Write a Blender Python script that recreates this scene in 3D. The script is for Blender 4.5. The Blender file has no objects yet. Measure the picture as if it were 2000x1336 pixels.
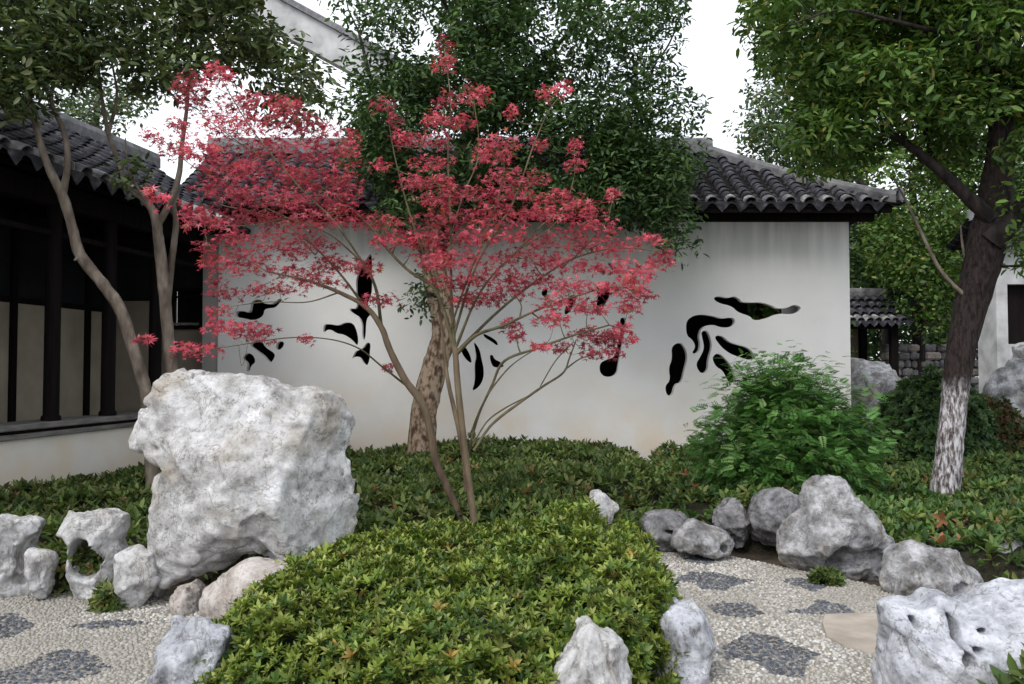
import bpy, math, random
import numpy as np
from mathutils import Vector, Matrix

# ------------------------------------------------------------------ camera, world, sun, exposure
SC = bpy.context.scene
COL = SC.collection
EYE = 1.55
F = 1600.0
PITCH = math.atan(52 / F)
cam_d = bpy.data.cameras.new('camera')
cam = bpy.data.objects.new('camera', cam_d)
COL.objects.link(cam)
cam.location = (0, 0, EYE)
cam.rotation_euler = (math.pi / 2 + PITCH, 0, 0)
cam_d.sensor_width = 36
cam_d.lens = 36 * F / 2000
cam_d.clip_end = 900
SC.camera = cam

SUN_EL, SUN_AZ = math.radians(50), math.radians(216)   # azimuth: clockwise from +Y
world = bpy.data.worlds.new('World')
SC.world = world
world.use_nodes = True
wn = world.node_tree
wn.nodes.clear()
w_out = wn.nodes.new('ShaderNodeOutputWorld')
w_mix = wn.nodes.new('ShaderNodeMixShader')
w_sky = wn.nodes.new('ShaderNodeTexSky')
w_sky.sky_type = 'NISHITA'
w_sky.sun_disc = False
w_sky.sun_elevation = SUN_EL
w_sky.sun_rotation = SUN_AZ
w_b1 = wn.nodes.new('ShaderNodeBackground')
w_b1.inputs[1].default_value = 0.12
w_b2 = wn.nodes.new('ShaderNodeBackground')      # the overcast cloud deck
w_b2.inputs[0].default_value = (0.915, 0.955, 1.0, 1)
w_b2.inputs[1].default_value = 1.0
w_tc = wn.nodes.new('ShaderNodeTexCoord')
w_no = wn.nodes.new('ShaderNodeTexNoise')
w_no.inputs['Scale'].default_value = 2.2
w_no.inputs['Detail'].default_value = 5
w_mr = wn.nodes.new('ShaderNodeMapRange')
w_mr.inputs[1].default_value = 0.3
w_mr.inputs[2].default_value = 0.62
w_mr.inputs[3].default_value = 0.62
w_mr.inputs[4].default_value = 0.97
wn.links.new(w_tc.outputs['Generated'], w_no.inputs['Vector'])
wn.links.new(w_no.outputs['Fac'], w_mr.inputs[0])
wn.links.new(w_sky.outputs[0], w_b1.inputs[0])
wn.links.new(w_mr.outputs[0], w_mix.inputs[0])
wn.links.new(w_b1.outputs[0], w_mix.inputs[1])
wn.links.new(w_b2.outputs[0], w_mix.inputs[2])
wn.links.new(w_mix.outputs[0], w_out.inputs[0])

sun_d = bpy.data.lights.new('sun', 'SUN')
sun_d.energy = 1.5
sun_d.angle = math.radians(32)
sun_d.color = (1.0, 0.965, 0.91)
sun = bpy.data.objects.new('sun', sun_d)
COL.objects.link(sun)
sdir = Vector((math.sin(SUN_AZ) * math.cos(SUN_EL), math.cos(SUN_AZ) * math.cos(SUN_EL), math.sin(SUN_EL)))
sun.rotation_euler = (-sdir).to_track_quat('-Z', 'Y').to_euler()
sun.location = sdir * 30

SC.view_settings.view_transform = 'Standard'
SC.view_settings.look = 'None'
SC.view_settings.exposure = 0.66
SC.view_settings.gamma = 1.0

# ------------------------------------------------------------------ helpers: pixels, meshes, tags
CP, SP = math.cos(PITCH), math.sin(PITCH)


def ray(px, py):
    a, b = (px - 1000) / F, (668 - py) / F
    return Vector((a, CP - b * SP, SP + b * CP))


def at(px, py, Y):
    d = ray(px, py)
    return d * (Y / d.y) + Vector((0, 0, EYE))


def ground(px, py, z=0.0):
    d = ray(px, py)
    return d * ((z - EYE) / d.z) + Vector((0, 0, EYE))


def proj(v):
    """world array (n,3) -> pixel x, y"""
    v = np.asarray(v, float)
    f = v[:, 1] * CP + (v[:, 2] - EYE) * SP
    u = -v[:, 1] * SP + (v[:, 2] - EYE) * CP
    return 1000 + F * v[:, 0] / f, 668 - F * u / f


def tag(o, label=None, cat=None, group=None, kind=None):
    if label: o['label'] = label
    if cat: o['category'] = cat
    if group: o['group'] = group
    if kind: o['kind'] = kind
    return o


def empty(name, loc, label=None, cat=None, group=None):
    o = bpy.data.objects.new(name, None)
    o.empty_display_size = 0.2
    o.location = loc
    COL.objects.link(o)
    return tag(o, label, cat, group)


def put(o, parent):
    """parent o (built in world space) keeping its place; every root is an unrotated empty or mesh at the origin"""
    if parent is not None:
        o.parent = parent
        off = Vector((0, 0, 0))
        p = parent
        while p is not None:
            off += Vector(p.location)
            p = p.parent
        o.location = Vector(o.location) - off
    return o


def mesh_obj(name, verts, faces, mat=None, parent=None, smooth=False, kind=None):
    me = bpy.data.meshes.new(name)
    me.from_pydata([tuple(v) for v in verts], [], [tuple(int(i) for i in f) for f in faces])
    me.update()
    if smooth:
        me.polygons.foreach_set('use_smooth', np.ones(len(me.polygons), bool))
    if mat: me.materials.append(mat)
    o = bpy.data.objects.new(name, me)
    COL.objects.link(o)
    put(o, parent)
    if kind: o['kind'] = kind
    return o


def np_mesh(name, V, Q, mat=None, parent=None, col=None, smooth=False, kind=None):
    """V (n,3), Q (m,k) uniform polygons"""
    V = np.ascontiguousarray(V, np.float32)
    Q = np.ascontiguousarray(Q, np.int32)
    m, k = Q.shape
    me = bpy.data.meshes.new(name)
    me.vertices.add(len(V))
    me.vertices.foreach_set('co', V.ravel())
    me.loops.add(m * k)
    me.loops.foreach_set('vertex_index', Q.ravel())
    me.polygons.add(m)
    me.polygons.foreach_set('loop_start', np.arange(0, m * k, k, dtype=np.int32))
    me.polygons.foreach_set('loop_total', np.full(m, k, np.int32))
    if smooth:
        me.polygons.foreach_set('use_smooth', np.ones(m, bool))
    me.update(calc_edges=True)
    if col is not None:
        a = me.attributes.new('tint', 'FLOAT_COLOR', 'POINT')
        c = np.ones((len(V), 4), np.float32)
        c[:, :3] = col
        a.data.foreach_set('color', c.ravel())
    if mat: me.materials.append(mat)
    o = bpy.data.objects.new(name, me)
    COL.objects.link(o)
    put(o, parent)
    if kind: o['kind'] = kind
    return o


def box_vf(x0, x1, y0, y1, z0, z1, b=0.0):
    """box, with edges chamfered by b when b > 0 (24 corners)"""
    if b <= 0:
        v = [(x, y, z) for x in (x0, x1) for y in (y0, y1) for z in (z0, z1)]
        f = [(0, 1, 3, 2), (4, 6, 7, 5), (0, 4, 5, 1), (2, 3, 7, 6), (0, 2, 6, 4), (1, 5, 7, 3)]
        return v, f
    import itertools
    c = ((x0 + x1) / 2, (y0 + y1) / 2, (z0 + z1) / 2)
    h = ((x1 - x0) / 2, (y1 - y0) / 2, (z1 - z0) / 2)
    v, idx = [], {}
    for s in itertools.product((-1, 1), repeat=3):
        for ax in range(3):
            p = [c[i] + s[i] * (h[i] - (0 if i == ax else b)) for i in range(3)]
            idx[(s, ax)] = len(v)
            v.append(tuple(p))
    f = []
    for ax in range(3):
        o1, o2 = (ax + 1) % 3, (ax + 2) % 3
        for sg in (-1, 1):
            q = []
            for a1, a2 in ((-1, -1), (1, -1), (1, 1), (-1, 1)):
                s = [0, 0, 0]; s[ax] = sg; s[o1] = a1; s[o2] = a2
                q.append(idx[(tuple(s), ax)])
            f.append(q if sg > 0 else q[::-1])
        for a1 in (-1, 1):                      # edge along ax
            for a2 in (-1, 1):
                s0 = [0, 0, 0]; s0[ax] = -1; s0[o1] = a1; s0[o2] = a2
                s1 = list(s0); s1[ax] = 1
                q = [idx[(tuple(s0), o1)], idx[(tuple(s1), o1)], idx[(tuple(s1), o2)], idx[(tuple(s0), o2)]]
                f.append(q if a1 * a2 > 0 else q[::-1])
    for s in itertools.product((-1, 1), repeat=3):
        q = [idx[(s, 0)], idx[(s, 1)], idx[(s, 2)]]
        f.append(q if s[0] * s[1] * s[2] > 0 else q[::-1])
    return v, f


def box(name, x0, x1, y0, y1, z0, z1, mat, parent=None, b=0.0, frame=None):
    v, f = box_vf(x0, x1, y0, y1, z0, z1, b)
    if frame:
        v = [frame(*p) for p in v]
    return mesh_obj(name, v, f, mat, parent)


def catmull(P, n):
    P = np.asarray(P, float)
    if len(P) < 3:
        t = np.linspace(0, 1, n)[:, None]
        return P[0] * (1 - t) + P[-1] * t
    Q = np.vstack([2 * P[0] - P[1], P, 2 * P[-1] - P[-2]])
    ts = np.linspace(0, len(P) - 1 - 1e-6, n)
    i = ts.astype(int)
    t = (ts - i)[:, None]
    a, b, c, d = Q[i], Q[i + 1], Q[i + 2], Q[i + 3]
    return 0.5 * (2 * b + (c - a) * t + (2 * a - 5 * b + 4 * c - d) * t ** 2 + (3 * b - 3 * c + d - a) * t ** 3)


def tube_arrays(P, R, sides=8, wob=0.0, rng=None):
    P = np.asarray(P, float)
    n = len(P)
    T = np.gradient(P, axis=0)
    T /= np.linalg.norm(T, axis=1)[:, None] + 1e-9
    ref = np.array([0.31, 0.83, 0.17])
    A = np.cross(T, ref)
    A /= np.linalg.norm(A, axis=1)[:, None] + 1e-9
    B = np.cross(T, A)
    th = np.arange(sides) / sides * 2 * math.pi
    rr = np.asarray(R)[:, None] * np.ones((n, sides))
    if wob and rng is not None:
        rr = rr * (1 + wob * (rng.random((n, sides)) - 0.5) + wob * 0.6 * np.sin(th * 2 + rng.random() * 6)[None])
    V = P[:, None] + rr[..., None] * (np.cos(th)[None, :, None] * A[:, None] + np.sin(th)[None, :, None] * B[:, None])
    V = V.reshape(-1, 3)
    i = np.arange(n - 1)[:, None] * sides
    j = np.arange(sides)[None]
    k = (j + 1) % sides
    Q = np.stack([i + j, i + k, i + sides + k, i + sides + j], -1).reshape(-1, 4)
    # closed tip
    V = np.vstack([V, P[-1:] + T[-1:] * R[-1] * 0.6])
    b = (n - 1) * sides
    C = np.stack([b + np.arange(sides), b + (np.arange(sides) + 1) % sides, np.full(sides, n * sides), np.full(sides, n * sides)], -1)
    return V, Q, C[:, :3]


def chaikin(P, it=2):
    P = np.asarray(P, float)
    for _ in range(it):
        N = np.roll(P, -1, 0)
        P = np.stack([0.75 * P + 0.25 * N, 0.25 * P + 0.75 * N], 1).reshape(-1, 2)
    return P


def in_poly(x, y, poly):
    x, y = np.asarray(x), np.asarray(y)
    ins = np.zeros(x.shape, bool)
    n = len(poly)
    for i in range(n):
        x0, y0 = poly[i]
        x1, y1 = poly[(i + 1) % n]
        c = ((y0 > y) != (y1 > y))
        with np.errstate(divide='ignore', invalid='ignore'):
            xi = (x1 - x0) * (y - y0) / ((y1 - y0) if y1 != y0 else 1e-9) + x0
        ins ^= c & (x < xi)
    return ins


_prng = np.random.default_rng(7)
_tab = _prng.random(4096).astype(np.float32)


def vnoise(x, y, z, seed=0):
    xi, yi, zi = np.floor(x).astype(np.int64), np.floor(y).astype(np.int64), np.floor(z).astype(np.int64)
    fx, fy, fz = x - xi, y - yi, z - zi
    fx = fx * fx * fx * (fx * (fx * 6 - 15) + 10)
    fy = fy * fy * fy * (fy * (fy * 6 - 15) + 10)
    fz = fz * fz * fz * (fz * (fz * 6 - 15) + 10)

    def h(a, b, c):
        v = (a * 73856093) ^ (b * 19349663) ^ (c * 83492791) ^ (seed * 2654435761)
        v = (v ^ (v >> 13)) * 1274126177
        return _tab[(v ^ (v >> 16)) & 4095]
    r = 0
    for dx in (0, 1):
        for dy in (0, 1):
            for dz in (0, 1):
                w = (fx if dx else 1 - fx) * (fy if dy else 1 - fy) * (fz if dz else 1 - fz)
                r = r + w * h(xi + dx, yi + dy, zi + dz)
    return r * 2 - 1


def fbm(x, y, z, octv=4, seed=0, gain=0.5):
    a, s, r = 1.0, 1.0, 0
    for o in range(octv):
        r = r + a * vnoise(x * s, y * s, z * s, seed + o)
        a *= gain
        s *= 2.03
    return r


# ------------------------------------------------------------------ materials
def new_mat(name):
    m = bpy.data.materials.new(name)
    m.use_nodes = True
    nt = m.node_tree
    nt.nodes.clear()
    out = nt.nodes.new('ShaderNodeOutputMaterial')
    return m, nt, out


def nd(nt, typ, **kw):
    n = nt.nodes.new(typ)
    for k, v in kw.items():
        if k in n.inputs: n.inputs[k].default_value = v
        else: setattr(n, k, v)
    return n


def ramp(nt, src, stops):
    r = nt.nodes.new('ShaderNodeValToRGB')
    e = r.color_ramp.elements
    while len(e) < len(stops): e.new(0.5)
    for el, (p, c) in zip(e, stops):
        el.position = p
        el.color = (*c, 1) if len(c) == 3 else c
    nt.links.new(src, r.inputs[0])
    return r


def mixc(nt, fac, a, b, mode='MIX'):
    m = nt.nodes.new('ShaderNodeMix')
    m.data_type = 'RGBA'
    m.blend_type = mode
    for i, v in ((0, fac), (6, a), (7, b)):
        if isinstance(v, (int, float)): m.inputs[i].default_value = v
        elif isinstance(v, tuple): m.inputs[i].default_value = (*v, 1)
        else: nt.links.new(v, m.inputs[i])
    return m.outputs[2]


def leaf_mat(name, rough=0.45, trans=0.3, spec=0.4, tr_tint=(1.0, 1.0, 0.6)):
    m, nt, out = new_mat(name)
    at_ = nd(nt, 'ShaderNodeAttribute', attribute_name='tint')
    p = nd(nt, 'ShaderNodeBsdfPrincipled')
    p.inputs['Roughness'].default_value = rough
    p.inputs['Specular IOR Level'].default_value = spec
    nt.links.new(at_.outputs['Color'], p.inputs['Base Color'])
    t = nd(nt, 'ShaderNodeBsdfTranslucent')
    nt.links.new(mixc(nt, 1.0, at_.outputs['Color'], tr_tint, 'MULTIPLY'), t.inputs[0])
    mx = nd(nt, 'ShaderNodeMixShader')
    mx.inputs[0].default_value = trans
    nt.links.new(p.outputs[0], mx.inputs[1])
    nt.links.new(t.outputs[0], mx.inputs[2])
    nt.links.new(mx.outputs[0], out.inputs[0])
    return m


def noisy_mat(name, stops, scale=4, detail=6, rough=0.8, bump=0.3, bscale=30, stretch=(1, 1, 1), stops2=None, scale2=1.0, fac2=0.5, spec=0.3, bdist=0.02, per_obj=False):
    m, nt, out = new_mat(name)
    tc = nd(nt, 'ShaderNodeTexCoord')
    mp = nd(nt, 'ShaderNodeMapping')
    mp.inputs['Scale'].default_value = stretch
    if per_obj:
        oi = nd(nt, 'ShaderNodeObjectInfo')
        mu = nd(nt, 'ShaderNodeMath', operation='MULTIPLY'); mu.inputs[1].default_value = 57.0
        nt.links.new(oi.outputs['Random'], mu.inputs[0]); nt.links.new(mu.outputs[0], mp.inputs['Location'])
    nt.links.new(tc.outputs['Object'], mp.inputs[0])
    n1 = nd(nt, 'ShaderNodeTexNoise', Scale=scale, Detail=detail)
    nt.links.new(mp.outputs[0], n1.inputs['Vector'])
    c = ramp(nt, n1.outputs['Fac'], stops).outputs[0]
    if stops2:
        n2 = nd(nt, 'ShaderNodeTexNoise', Scale=scale2, Detail=4)
        nt.links.new(mp.outputs[0], n2.inputs['Vector'])
        c = mixc(nt, fac2, c, ramp(nt, n2.outputs['Fac'], stops2).outputs[0], 'MULTIPLY')
    p = nd(nt, 'ShaderNodeBsdfPrincipled')
    p.inputs['Roughness'].default_value = rough
    p.inputs['Specular IOR Level'].default_value = spec
    nt.links.new(c, p.inputs['Base Color'])
    n3 = nd(nt, 'ShaderNodeTexNoise', Scale=bscale, Detail=6)
    nt.links.new(mp.outputs[0], n3.inputs['Vector'])
    b = nd(nt, 'ShaderNodeBump', Strength=bump, Distance=bdist)
    nt.links.new(n3.outputs['Fac'], b.inputs['Height'])
    nt.links.new(b.outputs[0], p.inputs['Normal'])
    nt.links.new(p.outputs[0], out.inputs[0])
    return m


def rock_mat(name, lo, mid, hi, tan=(0.42, 0.36, 0.29), tan_amt=0.5):
    m, nt, out = new_mat(name)
    tc = nd(nt, 'ShaderNodeTexCoord')
    n1 = nd(nt, 'ShaderNodeTexNoise', Scale=5.5, Detail=9, Roughness=0.68)
    nt.links.new(tc.outputs['Object'], n1.inputs['Vector'])
    c = ramp(nt, n1.outputs['Fac'], [(0.35, lo), (0.48, mid), (0.62, hi)]).outputs[0]
    n2 = nd(nt, 'ShaderNodeTexNoise', Scale=2.1, Detail=5, Distortion=0.8)
    nt.links.new(tc.outputs['Object'], n2.inputs['Vector'])
    f = ramp(nt, n2.outputs['Fac'], [(0.50, (0, 0, 0)), (0.68, (tan_amt,) * 3)]).outputs[0]
    c = mixc(nt, f, c, tan)
    v = nd(nt, 'ShaderNodeTexNoise', Scale=46, Detail=5, Roughness=0.7)
    nt.links.new(tc.outputs['Object'], v.inputs['Vector'])
    s = ramp(nt, v.outputs['Fac'], [(0.34, (0.42, 0.41, 0.4)), (0.47, (1, 1, 1))]).outputs[0]
    c = mixc(nt, 0.65, c, s, 'MULTIPLY')
    nv = nd(nt, 'ShaderNodeTexNoise', Scale=3.2, Detail=6, Roughness=0.6, Distortion=0.6)
    nt.links.new(tc.outputs['Object'], nv.inputs['Vector'])
    vr = ramp(nt, nv.outputs['Fac'], [(0.485, (1, 1, 1)), (0.5, (0.45, 0.42, 0.39)), (0.515, (1, 1, 1))]).outputs[0]
    c = mixc(nt, 0.8, c, vr, 'MULTIPLY')
    p = nd(nt, 'ShaderNodeBsdfPrincipled')
    p.inputs['Roughness'].default_value = 0.82
    p.inputs['Specular IOR Level'].default_value = 0.25
    nt.links.new(c, p.inputs['Base Color'])
    b = nd(nt, 'ShaderNodeBump', Strength=0.9, Distance=0.03)
    n3 = nd(nt, 'ShaderNodeTexNoise', Scale=14, Detail=10, Roughness=0.72)
    nt.links.new(tc.outputs['Object'], n3.inputs['Vector'])
    nt.links.new(n3.outputs['Fac'], b.inputs['Height'])
    nt.links.new(b.outputs[0], p.inputs['Normal'])
    nt.links.new(p.outputs[0], out.inputs[0])
    return m


def plaster_mat(name, base, streak=0.5):
    m, nt, out = new_mat(name)
    tc = nd(nt, 'ShaderNodeTexCoord')
    n1 = nd(nt, 'ShaderNodeTexNoise', Scale=0.9, Detail=6)
    nt.links.new(tc.outputs['Object'], n1.inputs['Vector'])
    c = ramp(nt, n1.outputs['Fac'], [(0.3, tuple(x * 0.9 for x in base)), (0.6, base), (0.8, tuple(min(1, x * 1.05) for x in base))]).outputs[0]
    mp = nd(nt, 'ShaderNodeMapping')
    mp.inputs['Scale'].default_value = (5.0, 5.0, 0.35)
    nt.links.new(tc.outputs['Object'], mp.inputs[0])
    n2 = nd(nt, 'ShaderNodeTexNoise', Scale=1.0, Detail=5)
    nt.links.new(mp.outputs[0], n2.inputs['Vector'])
    sep = nd(nt, 'ShaderNodeSeparateXYZ')
    nt.links.new(tc.outputs['Object'], sep.inputs[0])
    # rain streaks hanging from the eave and a warm mottled tint towards the foot
    top = nd(nt, 'ShaderNodeMapRange'); top.inputs[1].default_value = 3.0; top.inputs[2].default_value = 4.0
    nt.links.new(sep.outputs[2], top.inputs[0])
    ml = nd(nt, 'ShaderNodeMath', operation='MULTIPLY')
    sr = ramp(nt, n2.outputs['Fac'], [(0.38, (1, 1, 1)), (0.66, (0, 0, 0))])
    nt.links.new(sr.outputs[0], ml.inputs[0]); nt.links.new(top.outputs[0], ml.inputs[1])
    ml2 = nd(nt, 'ShaderNodeMath', operation='MULTIPLY'); ml2.inputs[1].default_value = streak
    nt.links.new(ml.outputs[0], ml2.inputs[0])
    c = mixc(nt, ml2.outputs[0], c, (0.30, 0.31, 0.31))
    foot = nd(nt, 'ShaderNodeMapRange'); foot.inputs[1].default_value = 1.9; foot.inputs[2].default_value = 0.3
    foot.inputs[3].default_value = 0.0; foot.inputs[4].default_value = 1.0
    nt.links.new(sep.outputs[2], foot.inputs[0])
    n4 = nd(nt, 'ShaderNodeTexNoise', Scale=1.7, Detail=6)
    nt.links.new(tc.outputs['Object'], n4.inputs['Vector'])
    ml3 = nd(nt, 'ShaderNodeMath', operation='MULTIPLY')
    nt.links.new(foot.outputs[0], ml3.inputs[0])
    nt.links.new(ramp(nt, n4.outputs['Fac'], [(0.35, (0.1,) * 3), (0.65, (1,) * 3)]).outputs[0], ml3.inputs[1])
    c = mixc(nt, ml3.outputs[0], c, (base[0] * 0.93, base[1] * 0.81, base[2] * 0.67))
    p = nd(nt, 'ShaderNodeBsdfPrincipled')
    p.inputs['Roughness'].default_value = 0.9
    p.inputs['Specular IOR Level'].default_value = 0.15
    nt.links.new(c, p.inputs['Base Color'])
    b = nd(nt, 'ShaderNodeBump', Strength=0.15, Distance=0.01)
    n3 = nd(nt, 'ShaderNodeTexNoise', Scale=14, Detail=8)
    nt.links.new(tc.outputs['Object'], n3.inputs['Vector'])
    nt.links.new(n3.outputs['Fac'], b.inputs['Height'])
    nt.links.new(b.outputs[0], p.inputs['Normal'])
    nt.links.new(p.outputs[0], out.inputs[0])
    return m


def whitewash_mat(name, zc):
    """brown bark limewashed up to a height zc, the lime worn off the ridges"""
    m, nt, out = new_mat(name)
    tc = nd(nt, 'ShaderNodeTexCoord')
    mp = nd(nt, 'ShaderNodeMapping'); mp.inputs['Scale'].default_value = (1, 1, 0.28)
    nt.links.new(tc.outputs['Object'], mp.inputs[0])
    n1 = nd(nt, 'ShaderNodeTexNoise', Scale=34, Detail=6, Roughness=0.65)
    nt.links.new(mp.outputs[0], n1.inputs['Vector'])
    bark = ramp(nt, n1.outputs['Fac'], [(0.35, (0.008, 0.006, 0.006)), (0.6, (0.040, 0.030, 0.028))]).outputs[0]
    lime = ramp(nt, n1.outputs['Fac'], [(0.38, (0.05, 0.04, 0.04)), (0.49, (0.20, 0.175, 0.175)), (0.60, (0.56, 0.54, 0.57))]).outputs[0]
    sep = nd(nt, 'ShaderNodeSeparateXYZ')
    nt.links.new(tc.outputs['Object'], sep.inputs[0])
    n2 = nd(nt, 'ShaderNodeTexNoise', Scale=9, Detail=3)
    nt.links.new(tc.outputs['Object'], n2.inputs['Vector'])
    ad = nd(nt, 'ShaderNodeMath', operation='MULTIPLY_ADD'); ad.inputs[1].default_value = 0.22
    nt.links.new(n2.outputs['Fac'], ad.inputs[0]); nt.links.new(sep.outputs[2], ad.inputs[2])
    st = nd(nt, 'ShaderNodeMapRange'); st.inputs[1].default_value = zc - 0.02; st.inputs[2].default_value = zc + 0.16
    nt.links.new(ad.outputs[0], st.inputs[0])
    c = mixc(nt, st.outputs[0], lime, bark)
    p = nd(nt, 'ShaderNodeBsdfPrincipled')
    p.inputs['Roughness'].default_value = 0.9
    p.inputs['Specular IOR Level'].default_value = 0.15
    nt.links.new(c, p.inputs['Base Color'])
    b = nd(nt, 'ShaderNodeBump', Strength=0.8, Distance=0.03)
    nt.links.new(n1.outputs['Fac'], b.inputs['Height'])
    nt.links.new(b.outputs[0], p.inputs['Normal'])
    nt.links.new(p.outputs[0], out.inputs[0])
    return m


M = {}
M['leaf'] = leaf_mat('leaf', 0.5, 0.3, 0.3)
M['leaf_gloss'] = leaf_mat('leaf_glossy', 0.42, 0.24, 0.35)
M['leaf_red'] = leaf_mat('leaf_red', 0.5, 0.38, 0.3, (1.0, 0.75, 0.8))
M['rock'] = rock_mat('rock_pale', (0.27, 0.262, 0.258), (0.48, 0.472, 0.472), (0.68, 0.675, 0.69), (0.38, 0.33, 0.27), 0.75)
M['rock_grey'] = rock_mat('rock_grey', (0.11, 0.107, 0.105), (0.255, 0.25, 0.255), (0.50, 0.50, 0.52), (0.33, 0.28, 0.22), 0.6)  # dimmer copy of the pale rock, tree shade put into its colour
M['rock_dark'] = rock_mat('rock_dark', (0.09, 0.088, 0.09), (0.2, 0.198, 0.205), (0.36, 0.355, 0.38), (0.22, 0.18, 0.15), 0.5)  # darkest rock copy, shade of the right-hand rocks put into its colour
M['rock_blue'] = rock_mat('rock_blue', (0.24, 0.245, 0.27), (0.42, 0.43, 0.47), (0.66, 0.67, 0.73), (0.36, 0.34, 0.31), 0.35)
M['rock_tan'] = rock_mat('rock_tan', (0.28, 0.24, 0.21), (0.44, 0.39, 0.36), (0.6, 0.56, 0.53), (0.36, 0.30, 0.25), 0.6)
M['plaster'] = plaster_mat('plaster_white', (0.84, 0.83, 0.815), 0.75)
M['plaster_low'] = plaster_mat('plaster_low', (0.80, 0.785, 0.74), 0.0)
M['plaster_shaded'] = plaster_mat('plaster_shaded', (0.36, 0.35, 0.34), 0.1)  # white pier's shade painted as a grey base
M['panel_cream'] = noisy_mat('panel_cream', [(0.3, (0.30, 0.265, 0.20)), (0.7, (0.44, 0.39, 0.31))], 2, 5, 0.8, 0.1)
M['panel_brown'] = noisy_mat('panel_brown', [(0.3, (0.22, 0.185, 0.15)), (0.7, (0.33, 0.28, 0.23))], 2, 5, 0.8, 0.1)
M['panel_dark'] = noisy_mat('panel_dark', [(0.3, (0.010, 0.011, 0.012)), (0.7, (0.022, 0.024, 0.026))], 2, 5, 0.95, 0.1, spec=0.05)  # near black, interior shade put into the base colour
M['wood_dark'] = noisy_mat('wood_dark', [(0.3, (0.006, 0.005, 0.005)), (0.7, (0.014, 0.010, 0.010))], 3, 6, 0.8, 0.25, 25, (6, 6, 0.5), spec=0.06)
M['wood_grey'] = noisy_mat('wood_grey', [(0.3, (0.10, 0.095, 0.09)), (0.7, (0.24, 0.23, 0.215))], 3, 6, 0.75, 0.3, 25, (6, 0.7, 6))
M['wood_brown'] = noisy_mat('wood_brown', [(0.3, (0.07, 0.035, 0.022)), (0.7, (0.17, 0.085, 0.05))], 5, 6, 0.75, 0.3, 25, (1, 6, 6))
M['tile'] = noisy_mat('roof_tile_grey', [(0.3, (0.014, 0.014, 0.018)), (0.55, (0.055, 0.053, 0.066)), (0.75, (0.20, 0.195, 0.22))], 9, 7, 0.7, 0.4, 35, stops2=[(0.35, (0.45, 0.45, 0.47)), (0.65, (1, 1, 1))], scale2=2.2, fac2=0.8, per_obj=True)
M['tile_pan'] = noisy_mat('pan_tile_grey', [(0.3, (0.010, 0.010, 0.012)), (0.7, (0.038, 0.037, 0.042))], 9, 6, 0.8, 0.4, 35)
M['tile_pale'] = noisy_mat('eave_tile_pale', [(0.3, (0.05, 0.05, 0.055)), (0.52, (0.16, 0.155, 0.16)), (0.66, (0.40, 0.39, 0.385))], 5, 6, 0.8, 0.4, 30, per_obj=True)  # eave tiles get a paler base colour than the rest of the roof
M['coping'] = noisy_mat('coping_grey', [(0.3, (0.085, 0.083, 0.088)), (0.7, (0.25, 0.245, 0.255))], 6, 7, 0.85, 0.4, 30)
M['gable'] = noisy_mat('gable_weathered', [(0.3, (0.26, 0.26, 0.265)), (0.55, (0.46, 0.46, 0.46)), (0.75, (0.58, 0.58, 0.575))], 2.5, 8, 0.9, 0.2, 25)
M['soil'] = noisy_mat('soil', [(0.3, (0.025, 0.019, 0.013)), (0.7, (0.085, 0.066, 0.045))], 6, 8, 0.95, 0.8, 25, bdist=0.05)
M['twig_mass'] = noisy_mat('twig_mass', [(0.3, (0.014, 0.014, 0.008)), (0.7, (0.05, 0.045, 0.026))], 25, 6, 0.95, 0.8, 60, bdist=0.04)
M['path'] = noisy_mat('mortar', [(0.3, (0.17, 0.155, 0.13)), (0.7, (0.30, 0.275, 0.235))], 12, 8, 0.95, 0.6, 60)
M['flag'] = noisy_mat('flagstone_tan', [(0.3, (0.25, 0.215, 0.18)), (0.7, (0.42, 0.365, 0.31))], 4, 9, 0.85, 0.6, 18)
M['pebble'] = leaf_mat('pebble', 0.55, 0.0, 0.4)
M['bark_maple'] = noisy_mat('bark_maple', [(0.3, (0.085, 0.062, 0.045)), (0.7, (0.215, 0.17, 0.12))], 12, 7, 0.8, 0.5, 40, (1, 1, 0.3), stops2=[(0.4, (0.75, 0.62, 0.6)), (0.6, (1, 1, 0.85))], scale2=2.0, fac2=0.8)
M['bark_green'] = noisy_mat('bark_branch', [(0.3, (0.06, 0.052, 0.028)), (0.7, (0.165, 0.14, 0.078))], 12, 7, 0.75, 0.4, 40)
M['bark_pale'] = noisy_mat('bark_pale', [(0.3, (0.075, 0.058, 0.045)), (0.55, (0.17, 0.138, 0.11)), (0.75, (0.28, 0.24, 0.2))], 11, 9, 0.85, 0.8, 30, (1, 1, 0.4))
M['bark_mottled'] = noisy_mat('bark_mottled', [(0.38, (0.085, 0.052, 0.034)), (0.48, (0.25, 0.17, 0.115)), (0.57, (0.40, 0.305, 0.22))], 17, 4, 0.85, 0.7, 22, (1, 1, 0.55), bdist=0.03)
M['bark_dark'] = noisy_mat('bark_dark', [(0.35, (0.008, 0.006, 0.006)), (0.65, (0.038, 0.029, 0.027))], 14, 7, 0.9, 0.7, 24, (1, 1, 0.35), bdist=0.03)
M['black'] = noisy_mat('black_metal', [(0.3, (0.012, 0.012, 0.013)), (0.7, (0.025, 0.025, 0.026))], 6, 3, 0.4, 0.05)
M['glass'] = noisy_mat('lamp_glass', [(0.3, (0.10, 0.105, 0.11)), (0.7, (0.2, 0.205, 0.21))], 6, 3, 0.15, 0.02)

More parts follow.
